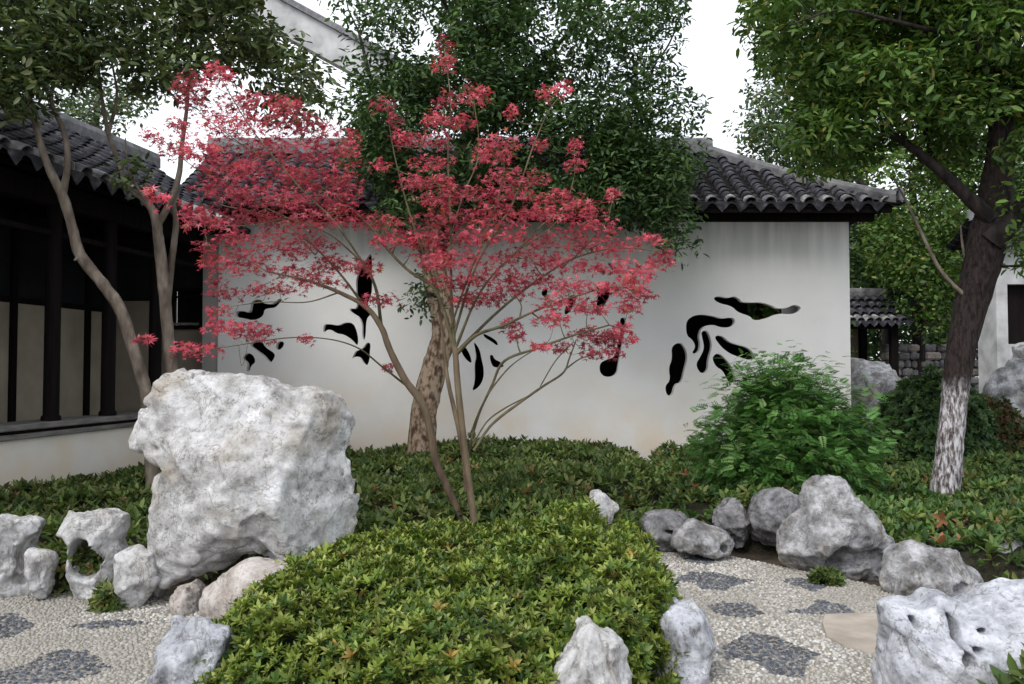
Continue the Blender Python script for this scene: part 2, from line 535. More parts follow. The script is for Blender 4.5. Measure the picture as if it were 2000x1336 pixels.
# ------------------------------------------------------------------ the ground
RG = np.random.default_rng(11)
gx = np.linspace(-70, 70, 57)
gy = np.linspace(-12, 120, 57)
GX, GY = np.meshgrid(gx, gy, indexing='ij')
GZ = fbm(GX * 0.1, GY * 0.1, GX * 0, 3, 3) * 0.02 - 0.06
idx = np.arange(57 * 57).reshape(57, 57)
gq = np.stack([idx[:-1, :-1], idx[1:, :-1], idx[1:, 1:], idx[:-1, 1:]], -1).reshape(-1, 4)
g = np_mesh('ground', np.stack([GX, GY, GZ], -1).reshape(-1, 3), gq, M['soil'], smooth=True, kind='structure')

# mortar bed of the path: one sheet through the foreground, ending at the planting beds
path_xy = [(-9, -4), (9, -4), (9, 4.0), (3.6, 5.0), (2.6, 5.9), (1.75, 6.9), (1.15, 7.9), (0.5, 7.7), (0.2, 6.4), (-1.0, 5.6), (-3.2, 5.75), (-9, 5.9)]
pv = [(x, y, 0.0) for x, y in path_xy] + [(x, y, -0.15) for x, y in path_xy]
n_ = len(path_xy)
pf = [tuple(range(n_))] + [(i, i + n_, (i + 1) % n_ + n_, (i + 1) % n_) for i in range(n_)]
path = mesh_obj('path', pv, pf, M['path'], kind='structure')


def zc(pts, ox, oy, s):
    """outline read off an enlarged crop -> photograph pixels"""
    return [(ox + x / s, oy + y / s) for x, y in pts]


Z = 2.843
inlay_px = [
    zc([(60, 762), (150, 720), (270, 722), (380, 752), (470, 764), (380, 790), (330, 812), (220, 808), (170, 775)], 1300, 866, Z),
    zc([(240, 912), (330, 885), (450, 895), (530, 940), (460, 965), (330, 962)], 1300, 866, Z),
    zc([(305, 1165), (400, 1100), (480, 1060), (560, 1075), (700, 1125), (835, 1160), (765, 1215), (745, 1295), (600, 1270), (500, 1205), (330, 1200)], 1300, 866, Z),
    zc([(680, 938), (810, 915), (850, 875), (980, 900), (1030, 930), (1190, 960), (1100, 968), (900, 948)], 1300, 866, Z),
    zc([(650, 768), (740, 748), (870, 772), (905, 790), (820, 822), (740, 795)], 1300, 866, Z),
    zc([(110, 640), (200, 618), (280, 640), (250, 672), (150, 668)], 1300, 866, Z),
    zc([(-60, 955), (100, 950), (190, 1010), (60, 1072), (-60, 1080)], 0, 866, Z),
    zc([(-80, 1285), (0, 1275), (150, 1235), (230, 1180), (340, 1155), (470, 1160), (500, 1210), (590, 1250), (400, 1310), (200, 1330), (-80, 1325)], 0, 866, Z),
    zc([(400, 1015), (560, 990), (700, 985), (820, 1000), (700, 1015), (520, 1030)], 0, 866, Z),
]
inlay_xy = [[tuple(ground(*p)[:2]) for p in poly] for poly in inlay_px]
inlay_xy = [[(np.mean([q[0] for q in pl]) + (x - np.mean([q[0] for q in pl])) * 1.12, np.mean([q[1] for q in pl]) + (y - np.mean([q[1] for q in pl])) * 1.12) for x, y in pl] for pl in inlay_xy]
flag_px = zc([(868, 1000), (884, 957), (1040, 952), (1260, 962), (1330, 1060), (1300, 1190), (1120, 1165), (985, 1130), (893, 1078)], 1300, 866, Z)
flag_xy = [tuple(ground(*p)[:2]) for p in flag_px]


def pebbles(px, py, rad, hgt, cols, name, parent, rng):
    n = len(px)
    k = 4
    th = np.arange(k) / k * 2 * np.pi
    a = rng.random(n) * np.pi
    el = 0.72 + 0.28 * rng.random(n)
    ring = []
    for rr, zz in ((1.0, -0.1), (0.86, 0.55)):
        x = np.cos(th)[None] * rad[:, None] * rr
        y = np.sin(th)[None] * (rad * el)[:, None] * rr
        X = x * np.cos(a)[:, None] - y * np.sin(a)[:, None] + px[:, None]
        Y = x * np.sin(a)[:, None] + y * np.cos(a)[:, None] + py[:, None]
        ring.append(np.stack([X, Y, np.broadcast_to((hgt * zz)[:, None], X.shape)], -1))
    top = np.stack([px, py, hgt], -1)[:, None]
    V = np.concatenate([ring[0], ring[1], top], 1)
    T = []
    for i in range(k):
        j = (i + 1) % k
        T += [(i, j, k + j), (i, k + j, k + i), (k + i, k + j, 2 * k)]
    T = np.array(T)
    Q = (T[None] + (np.arange(n) * (2 * k + 1))[:, None, None]).reshape(-1, 3)
    C = np.repeat(cols, 2 * k + 1, axis=0)
    return np_mesh(name, V.reshape(-1, 3), Q, M['pebble'], parent, C, smooth=True, kind='stuff')


def grid_pts(x0, x1, y0, y1, s, rng):
    xs = np.arange(x0, x1, s)
    ys = np.arange(y0, y1, s * 0.88)
    X, Y = np.meshgrid(xs, ys, indexing='ij')
    X = X + (np.arange(len(ys)) % 2)[None] * s * 0.5
    X = X + (rng.random(X.shape) - 0.5) * s * 0.95
    Y = Y + (rng.random(X.shape) - 0.5) * s * 0.95
    return X.ravel(), Y.ravel()


lx, ly = grid_pts(-3.8, -1.15, 3.7, 5.8, 0.025, RG)
rx_, ry_ = grid_pts(0.55, 3.1, 3.5, 7.8, 0.025, RG)
PX, PY = np.concatenate([lx, rx_]), np.concatenate([ly, ry_])
keep = in_poly(PX, PY, path_xy) & ~in_poly(PX, PY, flag_xy)
PX, PY = PX[keep], PY[keep]
own = np.full(len(PX), -1)
wob = fbm(PX * 9, PY * 9, PX * 0, 2, 5) * 0.015
for i, poly in enumerate(inlay_xy):
    own[in_poly(PX + wob, PY + wob, poly)] = i
sel = own < 0
n = sel.sum()
base = np.array([[0.40, 0.38, 0.345], [0.52, 0.50, 0.47], [0.30, 0.28, 0.25], [0.22, 0.215, 0.21], [0.38, 0.325, 0.275]])
cc = base[RG.choice(5, n, p=[.34, .22, .18, .16, .1])] * (0.8 + 0.4 * RG.random((n, 1)))
# silt lies over the stones in drifts
drift = np.clip(fbm(PX[sel] * 1.3, PY[sel] * 1.3, PX[sel] * 0 + 4, 4, 21) * 0.5 + 0.35, 0, 0.75)[:, None]
cc = cc * (1 - drift) + np.array([[0.27, 0.25, 0.22]]) * drift
pebbles(PX[sel], PY[sel], 0.0138 * (0.6 + 0.75 * RG.random(n)), 0.006 + 0.005 * RG.random(n), cc, 'light_pebbles', path, RG)
for i in range(len(inlay_xy)):
    s = own == i
    if not s.any(): continue
    m = s.sum()
    cc = np.array([[0.075, 0.082, 0.10]]) * (0.5 + 1.1 * RG.random((m, 1)) ** 1.5)
    cc[RG.random(m) < 0.07] = (0.26, 0.25, 0.235)
    pebbles(PX[s], PY[s], 0.0135 * (0.7 + 0.5 * RG.random(m)), 0.006 + 0.004 * RG.random(m), cc, 'dark_pebble_inlay', path, RG)
# tan flagstone let into the pebbles
fl = [(x, y, 0.014 + 0.004 * math.sin(3 * x)) for x, y in flag_xy]
cx_, cy_ = np.mean(flag_xy, 0)
nf = len(fl)
fv = [(cx_ + (x - cx_) * 0.985, cy_ + (y - cy_) * 0.985, z) for x, y, z in fl] + [(x, y, z - 0.01) for x, y, z in fl] + [(x, y, -0.05) for x, y, z in fl]
ff = [tuple(range(nf))] + [(i + a * nf, i + (a + 1) * nf, (i + 1) % nf + (a + 1) * nf, (i + 1) % nf + a * nf) for a in (0, 1) for i in range(nf)]
mesh_obj('flagstone', fv, ff, M['flag'], path)


# ------------------------------------------------------------------ rocks: implicit surfaces meshed with surface nets
def surface_nets(f, o, h):
    s = f < 0
    c = [s[a:s.shape[0] - 1 + a, b:s.shape[1] - 1 + b, d:s.shape[2] - 1 + d] for a in (0, 1) for b in (0, 1) for d in (0, 1)]
    cnt = sum(x.astype(np.int8) for x in c)
    act = (cnt > 0) & (cnt < 8)
    I = np.argwhere(act)
    cid = np.full(act.shape, -1, np.int64)
    cid[act] = np.arange(len(I))
    P = np.zeros((len(I), 3))
    W = np.zeros(len(I))
    cor = [(a, b, d) for a in (0, 1) for b in (0, 1) for d in (0, 1)]
    for p in cor:
        for ax in range(3):
            if p[ax]: continue
            q = list(p); q[ax] = 1
            fa = f[I[:, 0] + p[0], I[:, 1] + p[1], I[:, 2] + p[2]]
            fb = f[I[:, 0] + q[0], I[:, 1] + q[1], I[:, 2] + q[2]]
            x = (fa < 0) != (fb < 0)
            t = np.where(x, fa / np.where(x, fa - fb, 1), 0)
            e = np.array(p, float)[None].repeat(len(I), 0)
            e[:, ax] += t
            P += e * x[:, None]
            W += x
    V = (I + P / W[:, None]) * h + o
    Qs = []
    for ax in range(3):
        o1, o2 = (ax + 1) % 3, (ax + 2) % 3
        sl = [slice(1, -1)] * 3
        sl[ax] = slice(0, -1)
        s0 = s[tuple(slice(0, -1) if k == ax else slice(1, -1) for k in range(3))]
        s1 = s[tuple(slice(1, None) if k == ax else slice(1, -1) for k in range(3))]
        for flip, mk in ((False, s0 & ~s1), (True, ~s0 & s1)):
            E = np.argwhere(mk)
            E = E + np.array([0 if k == ax else 1 for k in range(3)])
            qs = []
            for d1, d2 in ((-1, -1), (0, -1), (0, 0), (-1, 0)):
                e = E.copy()
                e[:, o1] += d1
                e[:, o2] += d2
                qs.append(cid[e[:, 0], e[:, 1], e[:, 2]])
            q = np.stack(qs, -1)
            Qs.append(q[:, ::-1] if flip else q)
    return V, np.concatenate(Qs)


def poly_sdf(X, Zz, poly):
    P = np.asarray(poly)
    d = np.full(X.shape, 1e9)
    for i in range(len(P)):
        a, b = P[i], P[(i + 1) % len(P)]
        e = b - a
        wx, wz = X - a[0], Zz - a[1]
        t = np.clip((wx * e[0] + wz * e[1]) / (e @ e + 1e-12), 0, 1)
        d = np.minimum(d, (wx - t * e[0]) ** 2 + (wz - t * e[1]) ** 2)
    d = np.sqrt(d)
    return np.where(in_poly(X, Zz, poly), -d, d)


def rock(name, label, outline, depth, thick, mat, seed, res=60, rnd=0.55, amp=0.06, fold=0.05, scoops=(), holes=(), to_ground=None, group=None, skew=0.0, facets=16, push=(), ftilt=0.7):
    """outline in photograph pixels read at distance `depth`; thick = half thickness in metres.
    scoops: (px, py, r_px_x, r_px_y, depth fraction) hollows in the near face; holes: (px, py, rx, ry) right through"""
    poly = [(at(x, y, depth).x, at(x, y, depth).z) for x, y in outline]
    poly = chaikin(poly, 1)
    lo, hi = poly.min(0), poly.max(0)
    if to_ground is not None:
        pass
    ctr = (lo + hi) / 2
    size = max(hi - lo)
    h = size * 1.25 / res
    pad = 4 * h + amp * size
    xs = np.arange(lo[0] - pad, hi[0] + pad, h)
    zs = np.arange(lo[1] - pad, hi[1] + pad, h)
    ys = np.arange(-thick * 1.25 - pad, thick * 1.25 + pad, h)
    X2, Z2 = np.meshgrid(xs, zs, indexing='ij')
    f2 = poly_sdf(X2, Z2, poly)
    R = min(hi - lo) * rnd
    X, Y, Zg = np.meshgrid(xs, ys, zs, indexing='ij')
    f2b = f2[:, None, :]
    Yp = Y
    for (pp, amt, soft) in push:          # parts of the near face that stand back from the rest
        pw = [(at(x, y, depth).x, at(x, y, depth).z) for x, y in pp]
        wq = 0.035 * fbm(X2 * 9 + seed, Z2 * 9, X2 * 0, 3, seed + 31)
        mk = np.clip(0.5 - poly_sdf(X2 + wq, Z2 - wq, chaikin(pw, 1)) / (2 * soft), 0, 1)
        mk = mk * mk * (3 - 2 * mk)
        Yp = np.where(Y < thick * 0.3, Yp - amt * mk[:, None, :], Yp)
    Ye = (Yp + skew * (Zg - lo[1])) / thick
    q = np.clip(1 - Ye ** 2, 0, 1)
    f = f2b + R * (1 - np.sqrt(q)) + np.where(np.abs(Ye) > 1, (np.abs(Ye) - 1) * thick * 2, 0)
    sc = 1.0 / size
    n1 = fbm(X * sc * 3.2 + seed, Y * sc * 3.2, Zg * sc * 3.2, 5, seed)
    wx = vnoise(X * sc * 2 + seed, Y * sc * 2, Zg * sc * 2, seed + 9) * 0.5
    r1 = 1 - np.abs(vnoise(X * sc * 4.2 + wx * 2 + seed, Y * sc * 4.2, Zg * sc * 4.2 + wx * 2, seed + 4))
    r2 = 1 - np.abs(vnoise(X * sc * 9 + wx * 3, Y * sc * 9 + seed, Zg * sc * 9, seed + 6))
    cr = np.abs(vnoise(X * sc * 2.6 + wx * 3 + seed * 1.7, Y * sc * 2.6 + wx, Zg * sc * 3.4, seed + 14))
    rough = np.abs(fbm(X * sc * 11 + wx * 4, Y * sc * 11, Zg * sc * 11 + wx * 4, 4, seed + 20, 0.62))
    f = f + size * (0.026 * np.exp(-(cr / 0.04) ** 2) + 0.012 * (0.5 - rough))
    # flat broken faces
    rr_ = np.random.default_rng(seed)
    inside = np.argwhere(f < 0)
    inside = inside[::max(1, len(inside) // 4000)]
    pin = np.stack([xs[inside[:, 0]], ys[inside[:, 1]], zs[inside[:, 2]]], -1)
    for i in range(facets):
        nn = np.array([rr_.normal() * ftilt, -1.0 if i % 4 else 1.0, rr_.normal() * ftilt * 0.85])
        nn /= np.linalg.norm(nn)
        pr = pin @ nn
        dcut = pr.max() - (pr.max() - pr.min()) * (0.03 + 0.13 * rr_.random())
        g_ = X * nn[0] + Y * nn[1] + Zg * nn[2] - dcut + size * 0.016 * (r1 - 0.5) + size * 0.006 * n1
        kk = size * 0.007
        hh = np.clip(0.5 + 0.5 * (g_ - f) / kk, 0, 1)
        f = f * (1 - hh) + g_ * hh + kk * hh * (1 - hh)
    f = f + size * (amp * n1 * 0.6 + fold * (0.55 - r1) + fold * 0.35 * (0.55 - r2) + 0.010 * vnoise(X * sc * 26, Y * sc * 26, Zg * sc * 26, seed + 2))
    kx = depth / F
    for (px, py, rx, ry, dp) in scoops:
        c = at(px, py, depth)
        a = ((X - c.x) / (rx * kx) + n1 * 0.5) ** 2 + ((Zg - c.z) / (ry * kx) + wx * 1.6) ** 2 + ((Y + thick * 1.0) / (thick * 2 * dp)) ** 2
        g_ = (1 - np.sqrt(a)) * min(rx, ry) * kx
        k = 0.25 * min(rx, ry) * kx
        hh = np.clip(0.5 + 0.5 * (g_ - f) / max(k, 1e-4) * 0.5, 0, 1)
        f = f * (1 - hh) + g_ * hh + k * hh * (1 - hh)
    for (px, py, rx, ry) in holes:
        c = at(px, py, depth)
        w = wx * 0.7 + n1 * 0.25
        g_ = (1 - np.sqrt(((X - c.x) / (rx * kx) + w) ** 2 + ((Zg - c.z) / (ry * kx) + w) ** 2)) * min(rx, ry) * kx
        f = np.maximum(f, g_)
    f[0], f[-1], f[:, 0], f[:, -1], f[:, :, 0], f[:, :, -1] = 1, 1, 1, 1, 1, 1
    V, Q = surface_nets(f, np.array([xs[0], ys[0], zs[0]]), h)
    base = Vector((ctr[0], depth, max(lo[1], 0.0)))
    V[:, 1] += depth
    o = np_mesh(name, V - np.array(base), Q, M[mat], None, smooth=True)
    o.location = base
    tag(o, label, 'rock', group)
    return o


Z4 = 2.62
boulder = zc([(255, 80), (360, 58), (440, 70), (560, 85), (700, 80), (800, 105), (900, 140), (1010, 150), (1110, 180), (1135, 220), (1190, 300), (1195, 380), (1170, 450), (1150, 520), (1172, 620), (1200, 740), (1200, 880), (1170, 1000), (1170, 1130), (1130, 1320), (900, 1330), (850, 1100), (770, 985), (640, 995), (560, 1070), (400, 1110), (280, 1160), (100, 1290), (10, 1290), (5, 1200), (60, 1130), (180, 1060), (185, 950), (200, 800), (228, 640), (240, 545), (180, 480), (75, 437), (108, 360), (145, 262), (190, 248), (195, 160), (245, 115)], 230, 700, Z4)
rock('boulder', 'tall pale limestone boulder with flat top, leaning over the path behind the azalea mound', boulder, 5.55, 0.42, 'rock', 3, res=150, rnd=0.13, amp=0.024, fold=0.012, facets=26, ftilt=0.45,
     scoops=[(372, 800, 60, 20, 0.2), (330, 868, 16, 12, 0.3), (655, 860, 18, 30, 0.12)],
     push=[([(295, 925), (350, 900), (385, 905), (378, 1000), (405, 1045), (470, 1068), (530, 1100), (260, 1215), (215, 1150), (300, 1010)], 0.075, 0.02),
           ([(300, 778), (340, 762), (395, 775), (430, 792), (445, 806), (400, 822), (330, 822), (285, 800)], 0.10, 0.03),
           ([(430, 762), (470, 772), (530, 825), (570, 880), (690, 900), (710, 780), (560, 740)], 0.07, 0.025),
           ([(505, 990), (560, 978), (620, 985), (650, 1010), (650, 1080), (520, 1080)], 0.08, 0.025),
           ([(640, 900), (710, 880), (710, 1130), (640, 1130), (628, 980)], 0.09, 0.04),
           ([(420, 1045), (480, 1030), (560, 1055), (560, 1110), (400, 1110)], 0.10, 0.03)])
support = zc([(1380, 640), (1520, 650), (1900, 700), (1900, 1080), (1240, 1010), (1130, 995), (1118, 960), (1095, 840), (1180, 775), (1270, 710)], 0, 866, Z)
rock('prop_stone', 'pinkish tan stone slab wedged under the tall boulder', support, 5.0, 0.26, 'rock_tan', 8, res=55, rnd=0.35, amp=0.03, fold=0.02)
rock('prop_stone', 'brown stone block in the gap under the tall boulder', zc([(960, 800), (1110, 760), (1130, 980), (960, 975)], 0, 866, Z), 5.35, 0.2, 'rock_tan', 5, res=34, rnd=0.4)
edge_grp = None
rock('edging_rock', 'pale rock with rough brown foot, farthest from the tall boulder in the edging row', zc([(-140, 430), (0, 408), (100, 412), (222, 420), (205, 475), (160, 540), (150, 620), (190, 700), (250, 760), (260, 862), (-140, 872)], 0, 866, Z), 5.75, 0.28, 'rock', 12, res=60, rnd=0.4, amp=0.05, fold=0.05, scoops=[(55, 1125, 20, 18, 0.4), (20, 1030, 30, 20, 0.15)])
rock('edging_rock', 'small white knob of rock on the brown edging stones', zc([(132, 615), (180, 582), (300, 592), (314, 650), (275, 735), (285, 850), (180, 855), (190, 755), (160, 690)], 0, 866, Z), 5.55, 0.13, 'rock', 14, res=44, rnd=0.4)
rock('edging_rock', 'flat-topped pale rock with a round hollow full of leaves', zc([(312, 405), (400, 383), (680, 372), (692, 500), (660, 545), (710, 590), (700, 700), (680, 870), (400, 890), (392, 760), (420, 640), (408, 520), (306, 478)], 0, 866, Z), 5.65, 0.25, 'rock', 17, res=62, rnd=0.32, amp=0.035, fold=0.04, holes=[(192, 1076, 33, 40)])
rock('edging_rock', 'white pointed rock standing against the foot of the tall boulder', zc([(640, 622), (735, 562), (800, 608), (870, 612), (880, 760), (820, 905), (690, 925), (655, 835), (622, 705)], 0, 866, Z), 5.42, 0.18, 'rock', 23, res=50, rnd=0.45)
rock('mound_rock', 'bluish white rock at the path side foot of the azalea mound', zc([(948, 972), (1080, 962), (1245, 1005), (1260, 1100), (1220, 1200), (1200, 1336), (1180, 1600), (780, 1600), (840, 1360), (885, 1180), (898, 1085), (935, 1040)], 0, 866, Z), 4.15, 0.22, 'rock_blue', 31, res=66, rnd=0.42, scoops=[(370, 1250, 18, 14, 0.2), (345, 1310, 22, 40, 0.15)])
rock('mound_rock', 'pale cleft rock poking out from under the azalea mound', zc([(1370, 1030), (1410, 1000), (1455, 1010), (1500, 1045), (1560, 1065), (1625, 1110), (1668, 1250), (1680, 1560), (1130, 1560), (1220, 1300), (1290, 1180), (1345, 1080)], 650, 866, Z), 3.72, 0.24, 'rock', 37, res=66, rnd=0.42, scoops=[(1187, 1270, 9, 55, 0.32)])
rock('mound_rock', 'grey upright rock between the azalea mound and the pebbles', zc([(30, 850), (130, 828), (200, 895), (240, 1000), (255, 1100), (240, 1210), (210, 1336), (190, 1560), (-90, 1560), (-70, 1100), (-40, 930)], 1300, 866, Z), 4.2, 0.22, 'rock_blue', 41, res=64, rnd=0.42, scoops=[(1335, 1240, 20, 40, 0.16)])
rock('hedge_stone', 'small white oblong stone lying on the azalea ground cover', zc([(1418, 290), (1440, 265), (1490, 262), (1560, 305), (1600, 340), (1602, 372), (1560, 400), (1570, 560), (1460, 560), (1430, 360)], 650, 866, Z), 7.0, 0.13, 'rock', 43, res=46, rnd=0.5, fold=0.02)
R_ = lambda p: zc(p, 1300, 866, Z)
rock('path_rock', 'largest grey rock by the path, with a wide hollow like a mouth', R_([(798, 215), (900, 186), (972, 188), (1012, 240), (1062, 310), (1140, 370), (1172, 468), (1240, 518), (1258, 590), (1225, 680), (1190, 745), (1110, 790), (1030, 778), (950, 735), (860, 705), (780, 720), (655, 690), (636, 580), (658, 460), (720, 408), (780, 368), (762, 300)]), 6.35, 0.36, 'rock_grey', 47, res=92, rnd=0.42, amp=0.035, fold=0.03, scoops=[(1680, 1082, 50, 18, 0.3)], push=[([(1580, 1068), (1640, 1050), (1690, 1060), (1738, 1068), (1745, 1098), (1700, 1112), (1640, 1105), (1600, 1105)], 0.16, 0.04), ([(1560, 980), (1600, 990), (1620, 1030), (1560, 1050), (1520, 1040)], 0.06, 0.03)])
rock('path_rock', 'rugged tan grey rock with knobs beside the wide mouthed rock', R_([(1255, 625), (1310, 568), (1450, 562), (1512, 606), (1622, 612), (1684, 680), (1756, 742), (1748, 860), (1650, 890), (1400, 892), (1265, 868), (1206, 782), (1206, 710)]), 5.75, 0.28, 'rock_grey', 53, res=72, rnd=0.45, amp=0.055, fold=0.06, scoops=[(1800, 1098, 14, 18, 0.3), (1850, 1135, 24, 14, 0.3)])
rock('path_rock', 'dark rounded rock under the feathery bush', R_([(468, 375), (498, 300), (580, 248), (690, 255), (760, 330), (745, 430), (720, 560), (560, 575), (490, 560), (464, 450)]), 7.0, 0.26, 'rock_dark', 59, res=56, rnd=0.5)
rock('path_rock', 'small pointed dark rock beside the rounded dark rock', R_([(256, 405), (300, 350), (372, 296), (432, 336), (446, 400), (475, 440), (470, 560), (360, 580), (300, 490), (272, 455)]), 7.1, 0.2, 'rock_dark', 61, res=50, rnd=0.45, amp=0.06, fold=0.06)
rock('path_rock', 'low grey rock pierced by a round dark pit at the path edge', R_([(30, 505), (130, 428), (210, 446), (310, 478), (360, 530), (356, 600), (280, 620), (150, 612), (30, 585)]), 6.75, 0.22, 'rock_grey', 67, res=60, rnd=0.45, scoops=[(1403, 1064, 9, 10, 0.5)])
rock('path_rock', 'flat grey ledge rock at the head of the pebble path', R_([(-125, 405), (-50, 374), (60, 368), (132, 408), (150, 560), (40, 590), (-60, 580), (-120, 500)]), 7.05, 0.26, 'rock_dark', 71, res=54, rnd=0.45, scoops=[(1310, 1030, 18, 5, 0.3)])
rock('corner_rock', 'bluish white rock riddled with dark holes at the path corner', R_([(1184, 888), (1260, 878), (1380, 880), (1425, 902), (1500, 828), (1580, 846), (1680, 892), (1740, 830), (1830, 818), (1890, 786), (2050, 755), (2260, 800), (2280, 1650), (1200, 1650), (1222, 1200), (1250, 1050), (1205, 935)]), 3.95, 0.34, 'rock_blue', 73, res=92, rnd=0.3, amp=0.035, fold=0.03,
     scoops=[(1761, 1198, 9, 13, 0.75), (1828, 1207, 11, 30, 0.8), (1829, 1252, 15, 12, 0.75), (1856, 1239, 11, 7, 0.6), (1881, 1212, 12, 6, 0.6), (1833, 1314, 16, 20, 0.8), (1960, 1230, 40, 25, 0.10)])
rock('bed_rock', 'grey pocked rock half buried in the leafy bed behind the holed rock', R_([(1822, 608), (1880, 556), (2050, 545), (2150, 640), (2150, 900), (1960, 900), (1910, 730), (1880, 650)]), 5.9, 0.26, 'rock_grey', 79, res=52, rnd=0.45, amp=0.06, fold=0.06)
rock('rockery', 'pale flat rock at the foot of the tile roofed shelter', [(1655, 700), (1690, 705), (1735, 712), (1752, 760), (1760, 860), (1650, 870)], 15.0, 0.6, 'rock_grey', 83, res=50, rnd=0.4)
rock('rockery', 'largest grey rockery stone behind the limewashed trunk', [(1915, 800), (1935, 750), (1955, 725), (1990, 705), (2060, 690), (2160, 720), (2180, 900), (1890, 905), (1895, 830)], 12.0, 0.6, 'rock_grey', 89, res=70, rnd=0.4, amp=0.06, fold=0.07, scoops=[(1945, 810, 18, 30, 0.3)])
rock('rockery', 'low dark rockery stone between the domed shrub and the limewashed trunk', [(1700, 800), (1740, 770), (1800, 790), (1870, 800), (1900, 830), (1890, 900), (1690, 900)], 12.2, 0.4, 'rock_dark', 97, res=56, rnd=0.4, amp=0.07, fold=0.08)
rock('rockery', 'light grey jutting rockery stone above the largest grey rockery stone', [(1958, 700), (1970, 680), (2000, 672), (2080, 668), (2120, 900), (2000, 905), (2010, 740)], 13.4, 0.4, 'rock_grey', 101, res=50, rnd=0.4)

# ------------------------------------------------------------------ roofs
def half_tile(r0, r1, L, k=7, t=0.014):
    """cover tile: a half barrel, lower end at y=0, upper end at y=L, closed lower rim"""
    V, Fc = [], []
    for (r, y) in ((r0, 0.0), (r1, L)):
        for i in range(k):
            a = math.pi * i / (k - 1)
            V.append((-r * math.cos(a), y, r * math.sin(a)))
    for i in range(k):
        a = math.pi * i / (k - 1)
        V.append((-(r0 - t) * math.cos(a), 0.0, (r0 - t) * math.sin(a)))
    for i in range(k):
        a = math.pi * i / (k - 1)
        V.append((-(r0 - t) * math.cos(a), L * 0.3, (r0 - t) * math.sin(a)))
    for i in range(k - 1):
        Fc.append((i, i + 1, k + i + 1, k + i))
        Fc.append((i, 2 * k + i, 2 * k + i + 1, i + 1))
        Fc.append((2 * k + i, 3 * k + i, 3 * k + i + 1, 2 * k + i + 1))
    return V, Fc


def drip_tile_vf(w, hgt, t=0.012):
    """drip tile at the eave: a pendant scalloped plate"""
    pts = [(-w, 0.03), (-w, -0.01), (-w * 0.55, -hgt * 0.55), (0, -hgt), (w * 0.55, -hgt * 0.55), (w, -0.01), (w, 0.03)]
    V = [(x, 0, z) for x, z in pts] + [(x, t, z) for x, z in pts]
    k = len(pts)
    Fc = [tuple(range(k)), tuple(range(2 * k - 1, k - 1, -1))] + [(i, i + k, (i + 1) % k + k, (i + 1) % k) for i in range(k)]
    return V, Fc


class Slope:
    """one roof slope: eave from P0 along u for length L, rising inward along n"""
    def __init__(s, P0, u, n, run, rise, sag=0.10):
        s.P0, s.u, s.n, s.run, s.rise, s.sag = Vector(P0), Vector(u).normalized(), Vector(n).normalized(), run, rise, sag

    def pt(s, a, t, off=0.0):
        z = s.rise * t - s.sag * 4 * t * (1 - t) * 0.5
        return s.P0 + s.u * a + s.n * (s.run * t) + Vector((0, 0, z + off))

    def mat_at(s, a, t):
        d = (s.pt(a, t + 0.01) - s.pt(a, t - 0.01)).normalized()
        zz = s.u.cross(d).normalized()
        M4 = Matrix.Identity(4)
        for i in range(3):
            M4[i][0], M4[i][1], M4[i][2], M4[i][3] = s.u[i], d[i], zz[i], s.pt(a, t)[i]
        return M4


TV, TF = half_tile(0.088, 0.074, 0.26)
tile_me = bpy.data.meshes.new('roof_tile')
tile_me.from_pydata(TV, [], TF); tile_me.materials.append(M['tile'])
tile_me.polygons.foreach_set('use_smooth', np.ones(len(TF), bool))
TVl, TFl = half_tile(0.094, 0.078, 0.26)
tilee_me = bpy.data.meshes.new('eave_tile')
tilee_me.from_pydata(TVl, [], TFl); tilee_me.materials.append(M['tile_pale'])
DV, DF = drip_tile_vf(0.10, 0.12)
drip_me = bpy.data.meshes.new('drip_tile')
drip_me.from_pydata(DV, [], DF); drip_me.materials.append(M['tile'])


def inst(name, me, M4, parent):
    o = bpy.data.objects.new(name, me)
    COL.objects.link(o)
    off = Vector((0, 0, 0)); p = parent
    while p is not None:
        off += Vector(p.location); p = p.parent
    o.parent = parent
    o.matrix_local = Matrix.Translation(-off) @ M4
    return o


